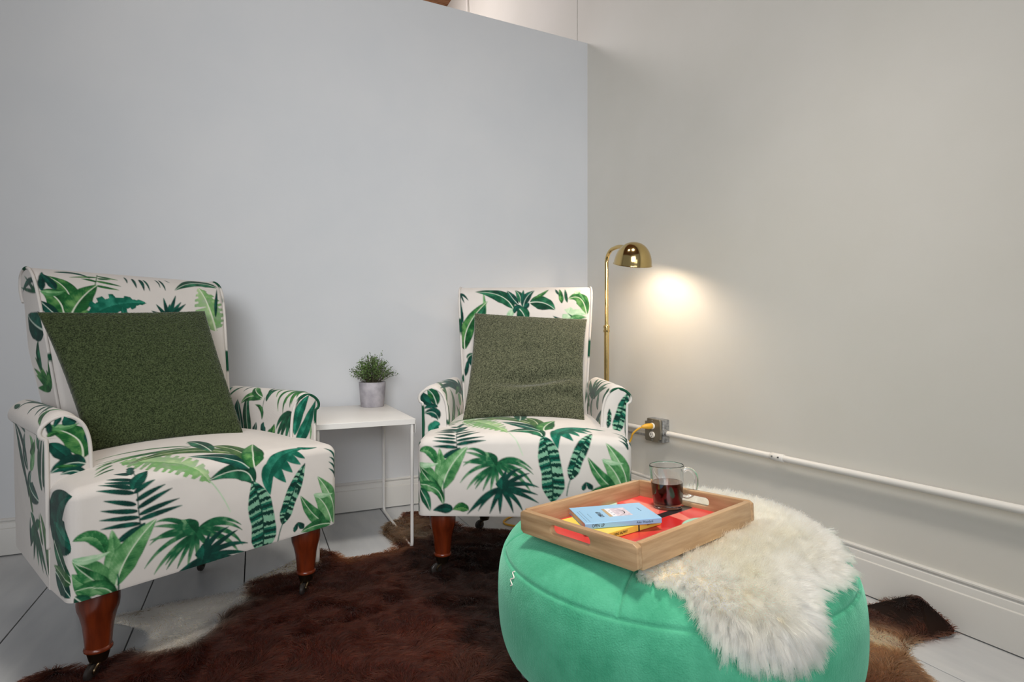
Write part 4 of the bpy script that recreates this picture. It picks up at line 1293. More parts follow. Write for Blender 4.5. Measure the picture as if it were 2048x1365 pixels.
def make_back(k, g, parent):
    F_, s = resample(BF, g)
    i9 = np.argmin(np.abs(F_[:, 1] - 0.93) + (F_[:, 0] > 0.6) * 9)
    Bc = np.where(np.arange(len(s)) <= i9, F_[:, 1], 0.93 + (s - s[i9]) * 0.93)
    xs = axis(-1, 1, g / 0.28)
    R_, _ = resample(BR_, n=len(s))
    Vs, Qs, Cs = [], [], []
    n = 0
    hw_ = back_half(F_[:, 1]) * (1.05 if k == 2 else 1.0)
    a = xs[:, None] * hw_[None]
    puff = 0.018 * np.clip(1 - xs ** 2, 0, 1)[:, None] ** 0.6 * np.clip(1 - (Bc - 0.7) ** 2 / 0.12, 0, 1)[None]
    edge = 0.010 * np.clip((np.abs(xs) - 0.93) / 0.07, 0, 1)[:, None] ** 2
    P = np.stack([a, np.broadcast_to(F_[:, 0], a.shape) - puff + edge, np.broadcast_to(F_[:, 1], a.shape)], -1)
    Vs.append(P.reshape(-1, 3))
    Qs.append(grid_quads(len(xs), len(s), n, True))
    Cs.append(paint(PRINT['back%d' % k], a.ravel(), np.broadcast_to(Bc, a.shape).ravel()))
    n += a.size
    tt = axis(0, 1, g * 1.4 / 0.16)
    for sx in (-1, 1):
        yz = F_[:, None] * (1 - tt[None, :, None]) + R_[:, None] * tt[None, :, None]
        xx = sx * hw_[:, None] * np.ones_like(yz[..., 0])
        P = np.stack([xx, yz[..., 0] + 0.010 * (1 - tt)[None] ** 8, yz[..., 1]], -1)
        Vs.append(P.reshape(-1, 3))
        Qs.append(grid_quads(len(s), len(tt), n, sx > 0))
        Cs.append(paint(PRINT['bside1'], yz[..., 0].ravel(), yz[..., 1].ravel()))
        n += xx.size
    xb = axis(-1, 1, 0.04 / 0.28)
    a = xb[:, None] * hw_[None]
    st = slice(None)
    P = np.stack([a, np.broadcast_to(R_[:, 0], a.shape), np.broadcast_to(R_[:, 1], a.shape)], -1)
    Vs.append(P.reshape(-1, 3))
    Qs.append(grid_quads(len(xb), len(s), n, False))
    Cs.append(np.tile(CLOTH, (a.size, 1)))
    me = fast_mesh('backrest', np.concatenate(Vs), np.concatenate(Qs), np.concatenate(Cs))
    o = link('backrest', me, M['print'], parent)
    for sx in (-1, 1):
        path = [(sx * (h + 0.001), y_ + 0.006, z_) for (y_, z_), h in zip(F_[::4], hw_[::4])]
        piping(path, o, k)
    return o


def piping(path, parent, k, r=0.0046):
    mb = MB().tube(path, r, 8)
    me = mb.mesh('piping')
    v = np.array(mb.v)
    s = v[:, 0] * 3 + v[:, 1] * 2 + v[:, 2] * 5
    c = np.tile(CLOTH * 0.97, (len(v), 1))
    g1 = fnoise(v[:, 2] * 3 + v[:, 0] + k, v[:, 1] * 3 - v[:, 0] * 2, 4.5, 5 + k, 2)
    d = np.array(lin(20, 74, 52)[:3])
    m = np.clip((g1 - 0.62) / 0.03, 0, 1)[:, None]
    c = c * (1 - m) + d * m
    a = me.color_attributes.new('print', 'FLOAT_COLOR', 'POINT')
    a.data.foreach_set('color', np.concatenate([c, np.ones((len(v), 1))], 1).astype(np.float32).ravel())
    return link('piping', me, M['piping'], parent)


# ---- arm: cross-section (x, z) of the left arm, inside bottom up over the roll to outside bottom
AIN = smooth_path([(x_ * 0.968, z_ - 0.019 * min(1.0, max(0.0, (z_ - 0.45) / 0.1))) for x_, z_ in [(-0.268, 0.205), (-0.269, 0.32), (-0.270, 0.42), (-0.271, 0.50), (-0.275, 0.560), (-0.286, 0.600), (-0.305, 0.624), (-0.328, 0.631),
                   (-0.350, 0.624), (-0.367, 0.607), (-0.372, 0.590), (-0.368, 0.577), (-0.360, 0.573)]], 10)
AOUT = smooth_path([(x_ * 0.968, z_ - 0.019 * min(1.0, max(0.0, (z_ - 0.45) / 0.1))) for x_, z_ in [(-0.360, 0.573), (-0.358, 0.55), (-0.357, 0.45), (-0.355, 0.33), (-0.352, 0.205)]], 8)
AY0, AY1 = 0.072, 0.49


def make_arm(k, sx, g, parent):
    Vs, Qs, Cs = [], [], []
    n = 0
    pin = PRINT[{(1, -1): 'ali1', (1, 1): 'ari1', (2, -1): 'ali2', (2, 1): 'ari2'}[(k, sx)]]
    pf = PRINT[{(1, -1): 'alf1', (1, 1): 'arf1', (2, -1): 'alf2', (2, 1): 'arf2'}[(k, sx)]]
    I_, si = resample(AIN, g)
    O_, so_ = resample(AOUT, g * 1.2)
    ys = axis(AY0, AY1, g * 1.15)

    def sweep(C, Bc, items, flip):
        nonlocal n
        a, b = np.meshgrid(np.arange(len(C)), ys, indexing='ij')
        t = taper(b)
        drop = -0.012 * np.clip((0.10 - b) / 0.03, 0, 1) ** 2 * np.clip((C[a, 1] - 0.541) / 0.07, 0, 1)
        P = np.stack([-sx * C[a, 0] * t, b, C[a, 1] + drop], -1)
        Vs.append(P.reshape(-1, 3))
        Qs.append(grid_quads(len(C), len(ys), n, flip))
        Cs.append(paint(items, b.ravel(), Bc[a].ravel()))
        n += a.size
    Bc = np.where(I_[:, 1] < 0.55, I_[:, 1], 0)
    j = np.argmax(I_[:, 1] >= 0.55)
    Bc[j:] = 0.55 + (si[j:] - si[j])
    sweep(I_, Bc, pin, sx < 0)
    sweep(O_, O_[:, 1], PRINT['alo1'], sx < 0)
    # front panel: ribbon between inner and outer half of the outline
    full = np.concatenate([I_, O_[1:]])
    ap = np.argmax(full[:, 1])
    m_ = int(0.43 / g) + 1
    a_, _ = resample(full[:ap + 1], n=m_)
    b_, _ = resample(full[ap:][::-1], n=m_)
    tt = axis(0, 1, g / 0.09)
    for yv, items, fl in ((AY0, pf, sx > 0), (AY1, None, sx < 0)):
        xz = a_[:, None] * (1 - tt[None, :, None]) + b_[:, None] * tt[None, :, None]
        b = np.full(xz.shape[:2], yv)
        drop = (-0.012 * np.clip((0.10 - b) / 0.03, 0, 1) ** 2) * np.clip((xz[..., 1] - 0.541) / 0.07, 0, 1)
        P = np.stack([-sx * xz[..., 0] * taper(b), b, xz[..., 1] + drop], -1)
        if yv == AY0:
            mid = np.abs(tt - 0.5)[None] * 2
            P[..., 1] -= 0.006 * np.clip(1 - mid ** 2, 0, 1)
        Vs.append(P.reshape(-1, 3))
        Qs.append(grid_quads(m_, len(tt), n, fl))
        A_ = -sx * xz[..., 0].ravel()
        Cs.append(paint(items, A_, xz[..., 1].ravel()))
        n += b.size
    me = fast_mesh('armrest', np.concatenate(Vs), np.concatenate(Qs), np.concatenate(Cs))
    o = link('armrest', me, M['print'], parent)
    pth = full[(full[:, 1] > 0.30)]
    path = [(-sx * p[0] * 1.0, AY0 - 0.001, p[1] - 0.012 * max(0, min(1, (p[1] - 0.541) / 0.07)) * 0.87) for p in resample(pth, 0.006)[0]]
    piping(path, o, k + sx)
    # seam piping under the roll on the outside
    path = [(-sx * -0.3480 * float(taper(y_)), y_, 0.555) for y_ in axis(AY0, AY1, 0.01)]
    piping(path, o, k + 3, 0.0036)
    return o


def make_leg(front, at, parent):
    zt = 0.210
    x, y = at
    prof = [(0.0, zt), (0.041, zt), (0.0425, zt - 0.004), (0.0425, 0.172), (0.041, 0.160), (0.036, 0.145), (0.0315, 0.125), (0.0285, 0.100), (0.0268, 0.080), (0.0262, 0.072),
            (0.0285, 0.069), (0.0292, 0.066), (0.0285, 0.063), (0.025, 0.061), (0.0, 0.061)]
    mb = MB().lathe(prof[::-1], 28)
    if front:
        mb.v = [(p[0] + x, p[1] + y, p[2]) for p in mb.v]
    else:
        mb.v = [(p[0] * 0.85 + x, p[1] * 0.85 + y + 0.10 * ((zt - p[2]) / zt) ** 1.5, p[2]) for p in mb.v]
        y = y + 0.07
    lg = mb.build('leg', M['leg'], parent, weld=True)
    cs = MB().lathe([(0, 0.036), (0.017, 0.036), (0.019, 0.040), (0.0235, 0.058), (0.0255, 0.0605), (0.0255, 0.0645), (0.0, 0.0645)], 24, at=(x, y, 0)).build('caster_cup', M['caster'], lg, weld=True)
    fk = [(x, y, 0.040), (x - 0.010, y - 0.010, 0.036), (x - 0.020, y - 0.016, 0.026), (x - 0.019, y - 0.015, 0.019)]
    for q in (-1, 1):
        MB().tube([(p[0] + q * 0.0085 * 0.6, p[1] - q * 0.0085 * 0.8, p[2]) for p in smooth_path(fk, 4)], 0.0036, 8).build('caster_fork', M['caster'], lg)
    wh = MB().lathe([(0.004, -0.006), (0.016, -0.006), (0.0185, -0.004), (0.0185, 0.004), (0.016, 0.006), (0.004, 0.006)], 24)
    ax = Matrix.Translation((x - 0.019, y - 0.015, 0.0190)) @ Matrix.Rotation(math.radians(37), 4, 'Z') @ Matrix.Rotation(math.radians(90), 4, 'X') @ Matrix.Rotation(0, 4, 'Z')
    ax = Matrix.Translation((x - 0.019, y - 0.015, 0.0190)) @ Matrix.Rotation(math.radians(-53), 4, 'Z') @ Matrix.Rotation(math.radians(90), 4, 'Y')
    wh.v = [tuple(ax @ Vector(p)) for p in wh.v]
    wh.build('caster_wheel', M['wheel'], lg, weld=True)
    return lg


def make_chair(k, loc, rz, scale, g, label):
    global AA
    AA = g * 1.25
    c = empty('armchair', (loc[0], loc[1], 0.0), rz, label, 'armchair', 'leaf print armchairs')
    c.scale = (scale,) * 3
    make_seat(k, g, c)
    make_back(k, g, c)
    for sx in (-1, 1):
        make_arm(k, sx, g, c)
    for x in (-0.268, 0.268):
        make_leg(True, (x, 0.0), c)
    for x in (-0.165, 0.165):
        make_leg(False, (x, 0.37), c)
    return c


CH1 = ((-1.752, -0.902), math.radians(28.1), 1.0)
CH2 = ((-0.845, -0.940), math.radians(-26.4), 1.0165)
FINE = 1.0
make_chair(1, *CH1, 0.0019 * FINE, 'leaf print armchair nearest the camera, at the far left of the room')
make_chair(2, *CH2, 0.0026 * FINE, 'leaf print armchair in the corner beside the brass floor lamp')

# ------------------------------------------------------------------ cushions
M['boucle'] = tint_material('green_boucle', 0.95, 'tint', spec=0.1, sheen=0.35)


def cushion(name, frame, TL, TR, BL, BR, thick, label, base, hi, wr, seed):
    (loc, rz, sc) = frame
    n = 330
    u = np.linspace(-1, 1, n)
    U, V = np.meshgrid(u, u, indexing='ij')
    TL, TR, BL, BR = (np.array(p, float) for p in (TL, TR, BL, BR))
    ux, vv = (U + 1) / 2, (V + 1) / 2
    pin = 0.045                                   # edges bow inwards between the corners
    ux2 = ux + pin * (0.5 - ux) * 2 * (1 - V ** 2) * np.abs(U) ** 6 * 0.5
    vv2 = vv + pin * (0.5 - vv) * 2 * (1 - U ** 2) * np.abs(V) ** 6 * 0.5
    base_p = ((1 - ux2) * (1 - vv2))[..., None] * BL + (ux2 * (1 - vv2))[..., None] * BR + ((1 - ux2) * vv2)[..., None] * TL + (ux2 * vv2)[..., None] * TR
    nrm = np.cross(BR - BL + TR - TL, TL - BL + TR - BR)
    nrm /= np.linalg.norm(nrm)
    prof = np.clip((1 - U ** 2) * (1 - V ** 2), 0, 1) ** 0.36
    prof *= (0.55 + 0.45 * np.clip(1.15 - 0.5 * (vv - 0.35) ** 2 * 4, 0, 1.2))
    Vs, Qs, Cs = [], [], []
    cnt = 0
    for sgn in (1, -1):
        d = thick * prof * (1.0 if sgn > 0 else 0.75)
        # bouclé nubs, real relief
        nub = fnoise(U * 0.22 + 7, V * 0.22 + 3, 560.0, seed, 2)
        soft = fnoise(U + 5, V + 2, 1.6, seed + 4, 2) - 0.5
        wav = 0.05 * np.sin(U * 2.2 + seed)
        amp = np.clip(1.15 - np.abs(U - 0.15), 0, 1)
        ripple = wr * amp * (-0.9 * np.exp(-((vv - 0.33 + wav) / 0.055) ** 2) + 0.8 * np.exp(-((vv - 0.22 + wav) / 0.06) ** 2))
        ripple += wr * 0.6 * (-np.exp(-((vv - 0.15 - 0.03 * np.sin(U * 3.0)) / 0.035) ** 2)) * np.clip((U + 0.2), 0, 1)
        ripple += -wr * 0.45 * np.exp(-(((U + 0.05) / 0.10) ** 2 + ((vv - 0.62) / 0.12) ** 2))
        edge = np.clip(prof * 4, 0, 1)
        dd = d + edge * (0.0050 * (nub - 0.5) + 0.016 * soft * prof + ripple * prof)
        P = base_p + sgn * nrm * dd[..., None]
        Vs.append(P.reshape(-1, 3))
        Qs.append(grid_quads(n, n, cnt, sgn < 0))
        lum = np.clip((nub - 0.25) * 1.6, 0, 1)[..., None] * (0.75 + 0.25 * RNG.random((n, n, 1)))
        Cs.append((np.array(lin(*base)[:3]) * (1 - lum) + np.array(lin(*hi)[:3]) * lum).reshape(-1, 3))
        cnt += n * n
    me = fast_mesh(name, np.concatenate(Vs), np.concatenate(Qs), np.concatenate(Cs), 'tint')
    o = link(name, me, M['boucle'])
    o.location = (loc[0], loc[1], 0)
    o.rotation_euler = (0, 0, rz)
    o.scale = (sc,) * 3
    tag(o, label, 'cushion', 'green boucle cushions')
    return o


cushion('throw_cushion', CH1, (-0.284, 0.432, 0.856), (0.164, 0.440, 0.878), (-0.222, 0.225, 0.484), (0.160, 0.170, 0.484), 0.060,
        'dark green boucle cushion on the nearer left armchair', (28, 36, 20), (86, 98, 64), 0.006, 1)
cushion('throw_cushion', CH2, (-0.204, 0.425, 0.874), (0.248, 0.415, 0.848), (-0.220, 0.150, 0.482), (0.212, 0.150, 0.480), 0.066,
        'green boucle cushion with folds on the armchair by the lamp', (38, 41, 29), (122, 124, 98), 0.030, 2)

# ------------------------------------------------------------------ ottoman
OX, OY = -0.884, -1.695
M['velvet'] = new_mat('green_velvet', lin(44, 142, 100), 0.8, sheen=0.8, spec=0.2)
bsdf(M['velvet']).inputs['Sheen Tint'].default_value = lin(160, 228, 200)
noise_mix(M['velvet'], lin(52, 142, 106), lin(86, 174, 138), 14.0, 9, (1, 1, 1), 0.28, 0.72, rough=0.72)
add_bump(M['velvet'], 380, 0.7, 0.0018, detail=5)
add_bump(M['velvet'], 260, 0.5, 0.0014, stretch=(1, 1, 0.12))
add_bump(M['velvet'], 6, 0.10, 0.01)
OPROF = smooth_path([(0.0, 0.4145), (0.05, 0.4145), (0.10, 0.414), (0.2, 0.408), (0.27, 0.396), (0.31, 0.379), (0.3345, 0.356), (0.346, 0.325), (0.3505, 0.28), (0.348, 0.22), (0.338, 0.18), (0.325, 0.163), (0.31, 0.158)], 10)
ot = empty('ottoman', (OX, OY, 0), label='round green velvet ottoman carrying the tray and sheepskin', cat='ottoman')
pr, ps = resample(OPROF, 0.0026)
na = 640
an = np.linspace(0, 2 * np.pi, na, endpoint=False)
AA, SS = np.meshgrid(an, np.arange(len(pr)), indexing='ij')
rr, zz = pr[SS, 0], pr[SS, 1]
seam = np.exp(-((ps[SS] - np.interp(-0.352, -pr[:, 1], ps)) / 0.0030) ** 2)
groove = np.zeros_like(rr)
for q in range(6):
    a0 = math.radians(-143.4 + 60 * q)
    d = rr * np.abs(np.angle(np.exp(1j * (AA - a0))))
    ends = np.clip((rr - 0.05) / 0.03, 0, 1) * np.clip((0.337 - rr) / 0.004, 0, 1) * (pr[SS, 1] > 0.345)
    groove += (0.0060 * np.exp(-(d / 0.0026) ** 2) + 0.004 * np.exp(-(d / 0.018) ** 2) * np.clip((0.33 - rr) / 0.08, 0, 1)) * ends
rad = rr - 0.0035 * seam * 0.8
rad = rad + 0.0012 * np.sin(AA * 17 + 3 * np.sin(AA * 3)) * np.clip((0.3 - zz) / 0.1, 0, 1)
hgt = zz - groove - 0.0030 * seam
V = np.stack([rad * np.cos(AA), rad * np.sin(AA), hgt], -1).reshape(-1, 3)
Q = grid_quads(na, len(pr))
nn = len(pr)
wrap = np.stack([(na - 1) * nn + np.arange(nn - 1), (na - 1) * nn + np.arange(1, nn), np.arange(1, nn), np.arange(nn - 1)], -1)
me = fast_mesh('upholstered_body', V, np.concatenate([Q, wrap])[:, ::-1])
ob = link('upholstered_body', me, M['velvet'], ot)
MB().lathe([(0, 0.150), (0.305, 0.150), (0.312, 0.160), (0.300, 0.170), (0, 0.170)], 48).build('base_board', M['lining'], ot, weld=True)
nail = MB().lathe([(0.0062, 0.0), (0.0055, 0.002), (0.003, 0.0036), (0, 0.0042)], 10).mesh('nail_head')
nail.materials.append(M['steel'])
nail.polygons.foreach_set('use_smooth', np.ones(len(nail.polygons), bool))
for i in range(76):
    a = 2 * math.pi * i / 76
    o = bpy.data.objects.new('nail_head', nail)
    COL.objects.link(o)
    o.parent = ot
    o.location = (0.3300 * math.cos(a), 0.3300 * math.sin(a), 0.1695)
    o.rotation_euler = Vector((math.cos(a), math.sin(a), -0.75)).to_track_quat('Z', 'Y').to_euler()
for i in range(4):
    a = math.radians(-169 + 90 * i)
    MB().lathe([(0, 0.155), (0.026, 0.155), (0.024, 0.10), (0.016, 0.004), (0.014, 0), (0, 0)], 20, at=(0.255 * math.cos(a), 0.255 * math.sin(a), 0)).build('leg', M['leg'], ot, weld=True)
M['thread'] = new_mat('loose_thread', lin(225, 222, 212), 0.8)
# loose white thread snagged on the side that faces the chairs


def ott_side(px_angle, z):
    r = float(np.interp(-z, -pr[::-1, 1][::-1], pr[:, 0]))
    return np.array([r * math.cos(px_angle), r * math.sin(px_angle), z])


ta = math.radians(176)
pts = [ott_side(ta + 0.02 * math.sin(i * 2.1), 0.326 + 0.0042 * i) * np.array([1.004, 1.004, 1]) for i in range(7)]
MB().tube(smooth_path(pts, 4), 0.0011, 6).build('loose_thread', M['thread'], ot)

# ------------------------------------------------------------------ tray
TA, TB, TH, TT = 0.1395, 0.1818, 0.0433, 0.0125
TM = Matrix.Translation((-0.9816, -1.7253, 0.4150)) @ Matrix.Rotation(-1.3154, 4, 'Z') @ Matrix.Rotation(-0.0393, 4, 'Y') @ Matrix.Rotation(0.0063, 4, 'X')
tray = empty('serving_tray', label='bamboo serving tray with a red printed base on the ottoman', cat='tray')
tray.matrix_world = TM


def place(o, M4):
    l, r, s_ = M4.decompose()
    o.location = l
    o.rotation_mode = 'XYZ'
    o.rotation_euler = r.to_euler()


place(tray, TM)
M['bamboo_x'] = M['bamboo'].copy()
M['bamboo_x'].name = 'bamboo_side'
for nd in M['bamboo_x'].node_tree.nodes:
    if nd.type == 'MAPPING':
        sx_, sy_, sz_ = nd.inputs['Scale'].default_value
        nd.inputs['Scale'].default_value = (sy_, sx_, sz_)


def slot_wall(x0, x1, y0, y1, h, sc, sl, sh, scz):
    """wall along x from x0..x1, thickness y0..y1, with a rounded slot"""
    m = 14
    loop = []
    for a_ in np.linspace(-90, 90, m):
        loop.append((sc + sl / 2 - sh / 2 + sh / 2 * math.cos(math.radians(a_)), scz + sh / 2 * math.sin(math.radians(a_))))
    for a_ in np.linspace(90, 270, m):
        loop.append((sc - sl / 2 + sh / 2 + sh / 2 * math.cos(math.radians(a_)), scz + sh / 2 * math.sin(math.radians(a_))))
    # outer ring: project each slot point to the rectangle, corners included
    res = []
    for i_, (px, pz) in enumerate(loop):
        t_ = i_ % m / (m - 1)
        if i_ < m:      # right end, going up
            if t_ < 0.25:
                q_ = (sc + sl / 2 - sh / 2 + (x1 - (sc + sl / 2 - sh / 2)) * t_ / 0.25, 0.0)
            elif t_ <= 0.75:
                q_ = (x1, h * (t_ - 0.25) / 0.5)
            else:
                q_ = (x1 + ((sc + sl / 2 - sh / 2) - x1) * (t_ - 0.75) / 0.25, h)
        else:
            if t_ < 0.25:
                q_ = (sc - sl / 2 + sh / 2 + (x0 - (sc - sl / 2 + sh / 2)) * t_ / 0.25, h)
            elif t_ <= 0.75:
                q_ = (x0, h - h * (t_ - 0.25) / 0.5)
            else:
                q_ = (x0 + ((sc - sl / 2 + sh / 2) - x0) * (t_ - 0.75) / 0.25, 0.0)
        res.append(q_)
    n_ = len(loop)
    P_ = np.zeros((4, n_, 3))
    for j_, (src, yy) in enumerate(((loop, y0), (res, y0), (res, y1), (loop, y1))):
        P_[j_] = [(p_[0], yy, p_[1]) for p_ in src]
    return MB().grid(P_, close_u=True, close_v=True)


slot_wall(-TA, TA, -TB, -TB + TT, TH, -0.008, 0.098, 0.017, 0.0245).build('handle_wall', M['bamboo_x'], tray, bevel=0.0016, seg=2, weld=True)
slot_wall(-TA, TA, TB - TT, TB, TH, 0.0, 0.098, 0.017, 0.0245).build('handle_wall', M['bamboo_x'], tray, bevel=0.0016, seg=2, weld=True)
for sx in (-1, 1):
    MB().box((min(sx * TA, sx * (TA - TT)), -TB + TT, 0.0), (max(sx * TA, sx * (TA - TT)), TB - TT, TH)).build('side_wall', M['bamboo'], tray, bevel=0.0016, seg=2)
ia, ib = TA - TT + 0.001, TB - TT + 0.001
xs, ys = axis(-ia, ia, 0.0014), axis(-ib, ib, 0.0014)
a, b = np.meshgrid(xs, ys, indexing='ij')
P2 = np.stack([a.ravel(), b.ravel()], -1)
col = np.tile(np.array(lin(206, 62, 60)[:3]), (len(P2), 1))


def lay(poly, rgb, soft=0.0008):
    m_ = in_poly(P2, poly)
    d_ = poly_dist(P2, poly)
    al = np.clip(np.where(m_, d_, -d_) / soft + 0.5, 0, 1)[:, None]
    col[:] = col * (1 - al) + np.array(lin(*rgb)[:3]) * al


def ell(cx, cy, rx, ry, rot):
    t_ = np.linspace(0, 2 * np.pi, 40, endpoint=False)
    c_, s_ = math.cos(rot), math.sin(rot)
    return [(cx + rx * math.cos(q) * c_ - ry * math.sin(q) * s_, cy + rx * math.cos(q) * s_ + ry * math.sin(q) * c_) for q in t_]


lay([(-0.13, 0.09), (-0.121, 0.140), (0.03, 0.105), (0.014, 0.062)], (216, 86, 80))
lay([(-0.12, 0.10), (-0.1214, 0.1329), (-0.035, 0.118), (-0.010, 0.078), (-0.0303, 0.0718)], (228, 132, 116))
lay([(0.0095, 0.085), (0.0098, 0.118), (0.056, 0.0935), (0.0474, 0.0756)], (226, 126, 110))
lay([(-0.010, 0.060), (0.011, 0.052), (0.0135, 0.166), (-0.0103, 0.180)], (44, 38, 38))
lay(ell(-0.133, 0.062, 0.018, 0.028, 0.1), (182, 214, 190))
lay(ell(0.084, 0.078, 0.030, 0.046, 0.25), (150, 200, 178))
lay([(0.0137, 0.0539), (0.0105, 0.084), (0.0474, 0.0756), (0.070, 0.035), (0.0467, 0.0079)], (192, 40, 38))
me = fast_mesh('printed_base', np.stack([a.ravel(), b.ravel(), np.full(a.size, 0.008)], -1), grid_quads(len(xs), len(ys), 0, True)[:, ::-1], col, 'tint')
M['traybase'] = tint_material('tray_laminate', 0.28, 'tint', spec=0.5)
o = link('printed_base', me, M['traybase'], tray)
MB().box((-ia, -ib, 0.0015), (ia, ib, 0.0078)).build('base_panel', M['bamboo'], tray, smooth=False)

# ------------------------------------------------------------------ books


def text_mesh(name, body, size, mat, parent, M4, extrude=0.00012, shear=0.0, sx=1.0, bold=0.0):
    cu = bpy.data.curves.new(name, 'FONT')
    cu.body = body
    cu.size = size
    cu.extrude = extrude
    cu.shear = shear
    cu.offset = bold
    cu.align_x = 'CENTER'
    cu.align_y = 'CENTER'
    t_ = bpy.data.objects.new(name + '_src', cu)
    COL.objects.link(t_)
    dg = bpy.context.evaluated_depsgraph_get()
    me_ = bpy.data.meshes.new_from_object(t_.evaluated_get(dg))
    bpy.data.objects.remove(t_)
    me_.name = name
    me_.transform(M4 @ Matrix.Diagonal((sx, 1, 1, 1)))
    me_.materials.clear()
    o_ = link(name, me_, mat, parent, smooth=False)
    return o_


def book(name, M4, lx, ly, h, cover, label):
    """local x along the spine, spine on the -y side, pages open to the other three sides"""
    b_ = empty(name, label=label, cat='book')
    place(b_, M4)
    t_ = 0.0006
    mb_ = MB()
    # wrap-around cover: C-shaped section swept along x
    sec = [(ly / 2, 0), (-ly / 2 + 0.001, 0), (-ly / 2, 0.001), (-ly / 2, h - 0.001), (-ly / 2 + 0.001, h), (ly / 2, h), (ly / 2, h - t_), (-ly / 2 + t_ + 0.001, h - t_),
           (-ly / 2 + t_, h - t_ - 0.001), (-ly / 2 + t_, t_ + 0.001), (-ly / 2 + t_ + 0.001, t_), (ly / 2, t_)]
    n_ = len(sec)
    mb_.add([(-lx / 2, y_, z_) for y_, z_ in sec] + [(lx / 2, y_, z_) for y_, z_ in sec],
            [(i_, (i_ + 1) % n_, n_ + (i_ + 1) % n_, n_ + i_) for i_ in range(n_)] + [(i_, i_ + 1, n_ - 2 - i_, n_ - 1 - i_) for i_ in range(5)] +
            [(n_ + n_ - 1 - i_, n_ + n_ - 2 - i_, n_ + i_ + 1, n_ + i_) for i_ in range(5)])
    mb_.build('cover', cover, b_, smooth=False, weld=True)
    MB().box((-lx / 2 + 0.0008, -ly / 2 + t_ + 0.0004, t_ + 0.0002), (lx / 2 - 0.0008, ly / 2 - 0.001, h - t_ - 0.0002)).build('pages', M['page'], b_, smooth=False)
    return b_


def loc2(x, y, z, ang):
    return TM @ Matrix.Translation((x, y, z)) @ Matrix.Rotation(ang, 4, 'Z')


HY, HB = 0.0125, 0.0105
yc = np.array([0.0295, -0.055]) + 0.0575 * np.array([-0.992, 0.124])
yb = book('paperback_book', loc2(yc[0], yc[1], 0.0084, math.atan2(0.1503, 0.0125)), 0.150, 0.115, HY, M['yellow'],
          'yellow paperback lying underneath the blue one on the tray')
SP = Matrix.Rotation(math.radians(90), 4, 'X')
text_mesh('spine_lettering', 'LIVING HALFWAY', 0.0070, M['ink'], yb, Matrix.Translation((-0.033, -0.0576, HY / 2)) @ SP, sx=0.62, shear=0.1, bold=0.0001)
text_mesh('spine_lettering', 'ALEX WOODARD', 0.0034, M['ink'], yb, Matrix.Translation((0.048, -0.0576, HY / 2 + 0.001)) @ SP, sx=0.8)
MB().box((0.013, -0.05775, 0.0), (0.0165, -0.0570, HY)).build('spine_band', M['ink'], yb, smooth=False)
bc = (np.array([-0.1091, -0.0766]) + np.array([-0.0351, 0.0545]) + np.array([0.0577, -0.0093]) + np.array([-0.019, -0.1333])) / 4
bb = book('paperback_book', loc2(bc[0], bc[1], 0.0084 + HY + 0.0004, math.atan2(0.131, 0.0745)), 0.148, 0.108, HB, M['blue'],
          'light blue paperback with a smile picture on top of the yellow one')
text_mesh('spine_lettering', 'OPEN UP', 0.0080, M['ink'], bb, Matrix.Translation((-0.049, -0.0541, HB / 2)) @ SP, sx=0.72, bold=0.0001)
text_mesh('spine_lettering', 'Alex Woodard', 0.0062, M['ink'], bb, Matrix.Translation((0.041, -0.0541, HB / 2)) @ SP, sx=0.85)
UP = Matrix.Rotation(math.radians(90), 4, 'Z')       # glyph top points to -x, text runs towards +y
text_mesh('cover_title', 'OPEN UP', 0.0125, M['ink'], bb, Matrix.Translation((-0.029, -0.006, HB + 0.0001)) @ UP, sx=0.62, shear=0.15, bold=0.00025)
M['faint'] = new_mat('small_print', lin(104, 130, 152), 0.6)
# three rows of tiny print too small to read
for xq, ly_ in ((-0.0665, 0.070), (-0.061, 0.074), (-0.0515, 0.036)):
    for q in range(int(ly_ / 0.006)):
        y0 = -ly_ / 2 + q * 0.006 - 0.006
        MB().box((xq - 0.0006, y0, HB + 0.00001), (xq + 0.0006, y0 + 0.0042, HB + 0.00014)).build('small_print', M['faint'], bb, smooth=False)
text_mesh('cover_author', 'Alex Woodard', 0.0042, M['faint'], bb, Matrix.Translation((0.055, 0.008, HB + 0.0001)) @ UP, sx=0.9)
# cover picture: pale panel with a tan strip, a smile and three little figures
M['pic'] = new_mat('picture_panel', lin(196, 182, 190), 0.5)
noise_mix(M['pic'], lin(176, 164, 176), lin(210, 198, 204), 160.0, 3)
M['picw'] = new_mat('picture_white', lin(216, 214, 220), 0.5)
M['pict'] = new_mat('picture_tan', lin(172, 148, 112), 0.5)
pic = MB().box((0.0, -0.024, HB + 0.00002), (0.030, 0.029, HB + 0.00012)).build('cover_picture', M['pic'], bb, smooth=False)
MB().box((-0.0095, -0.024, HB + 0.00002), (0.0, 0.029, HB + 0.00012)).build('picture_block', M['picw'], pic, smooth=False)
MB().box((-0.016, -0.024, HB + 0.00002), (-0.0095, 0.029, HB + 0.00012)).build('picture_block', M['pict'], pic, smooth=False)
arc = [(0.007 + 0.0135 * math.sin(t_), 0.001 + 0.0165 * math.cos(t_), HB + 0.00022) for t_ in np.linspace(0.1, math.pi - 0.1, 24)]
wd_ = 0.0004 + 0.0011 * np.sin(np.linspace(0, math.pi, 24))
ap_ = np.array(arc)
sm = np.concatenate([ap_[:, None] + np.array([[0, 0, 0]]), ap_[:, None] + np.stack([wd_ * 1.5, wd_ * 0, wd_ * 0], -1)[:, None]], 1)
MB().grid(sm).build('smile', M['ink'], pic, smooth=False)
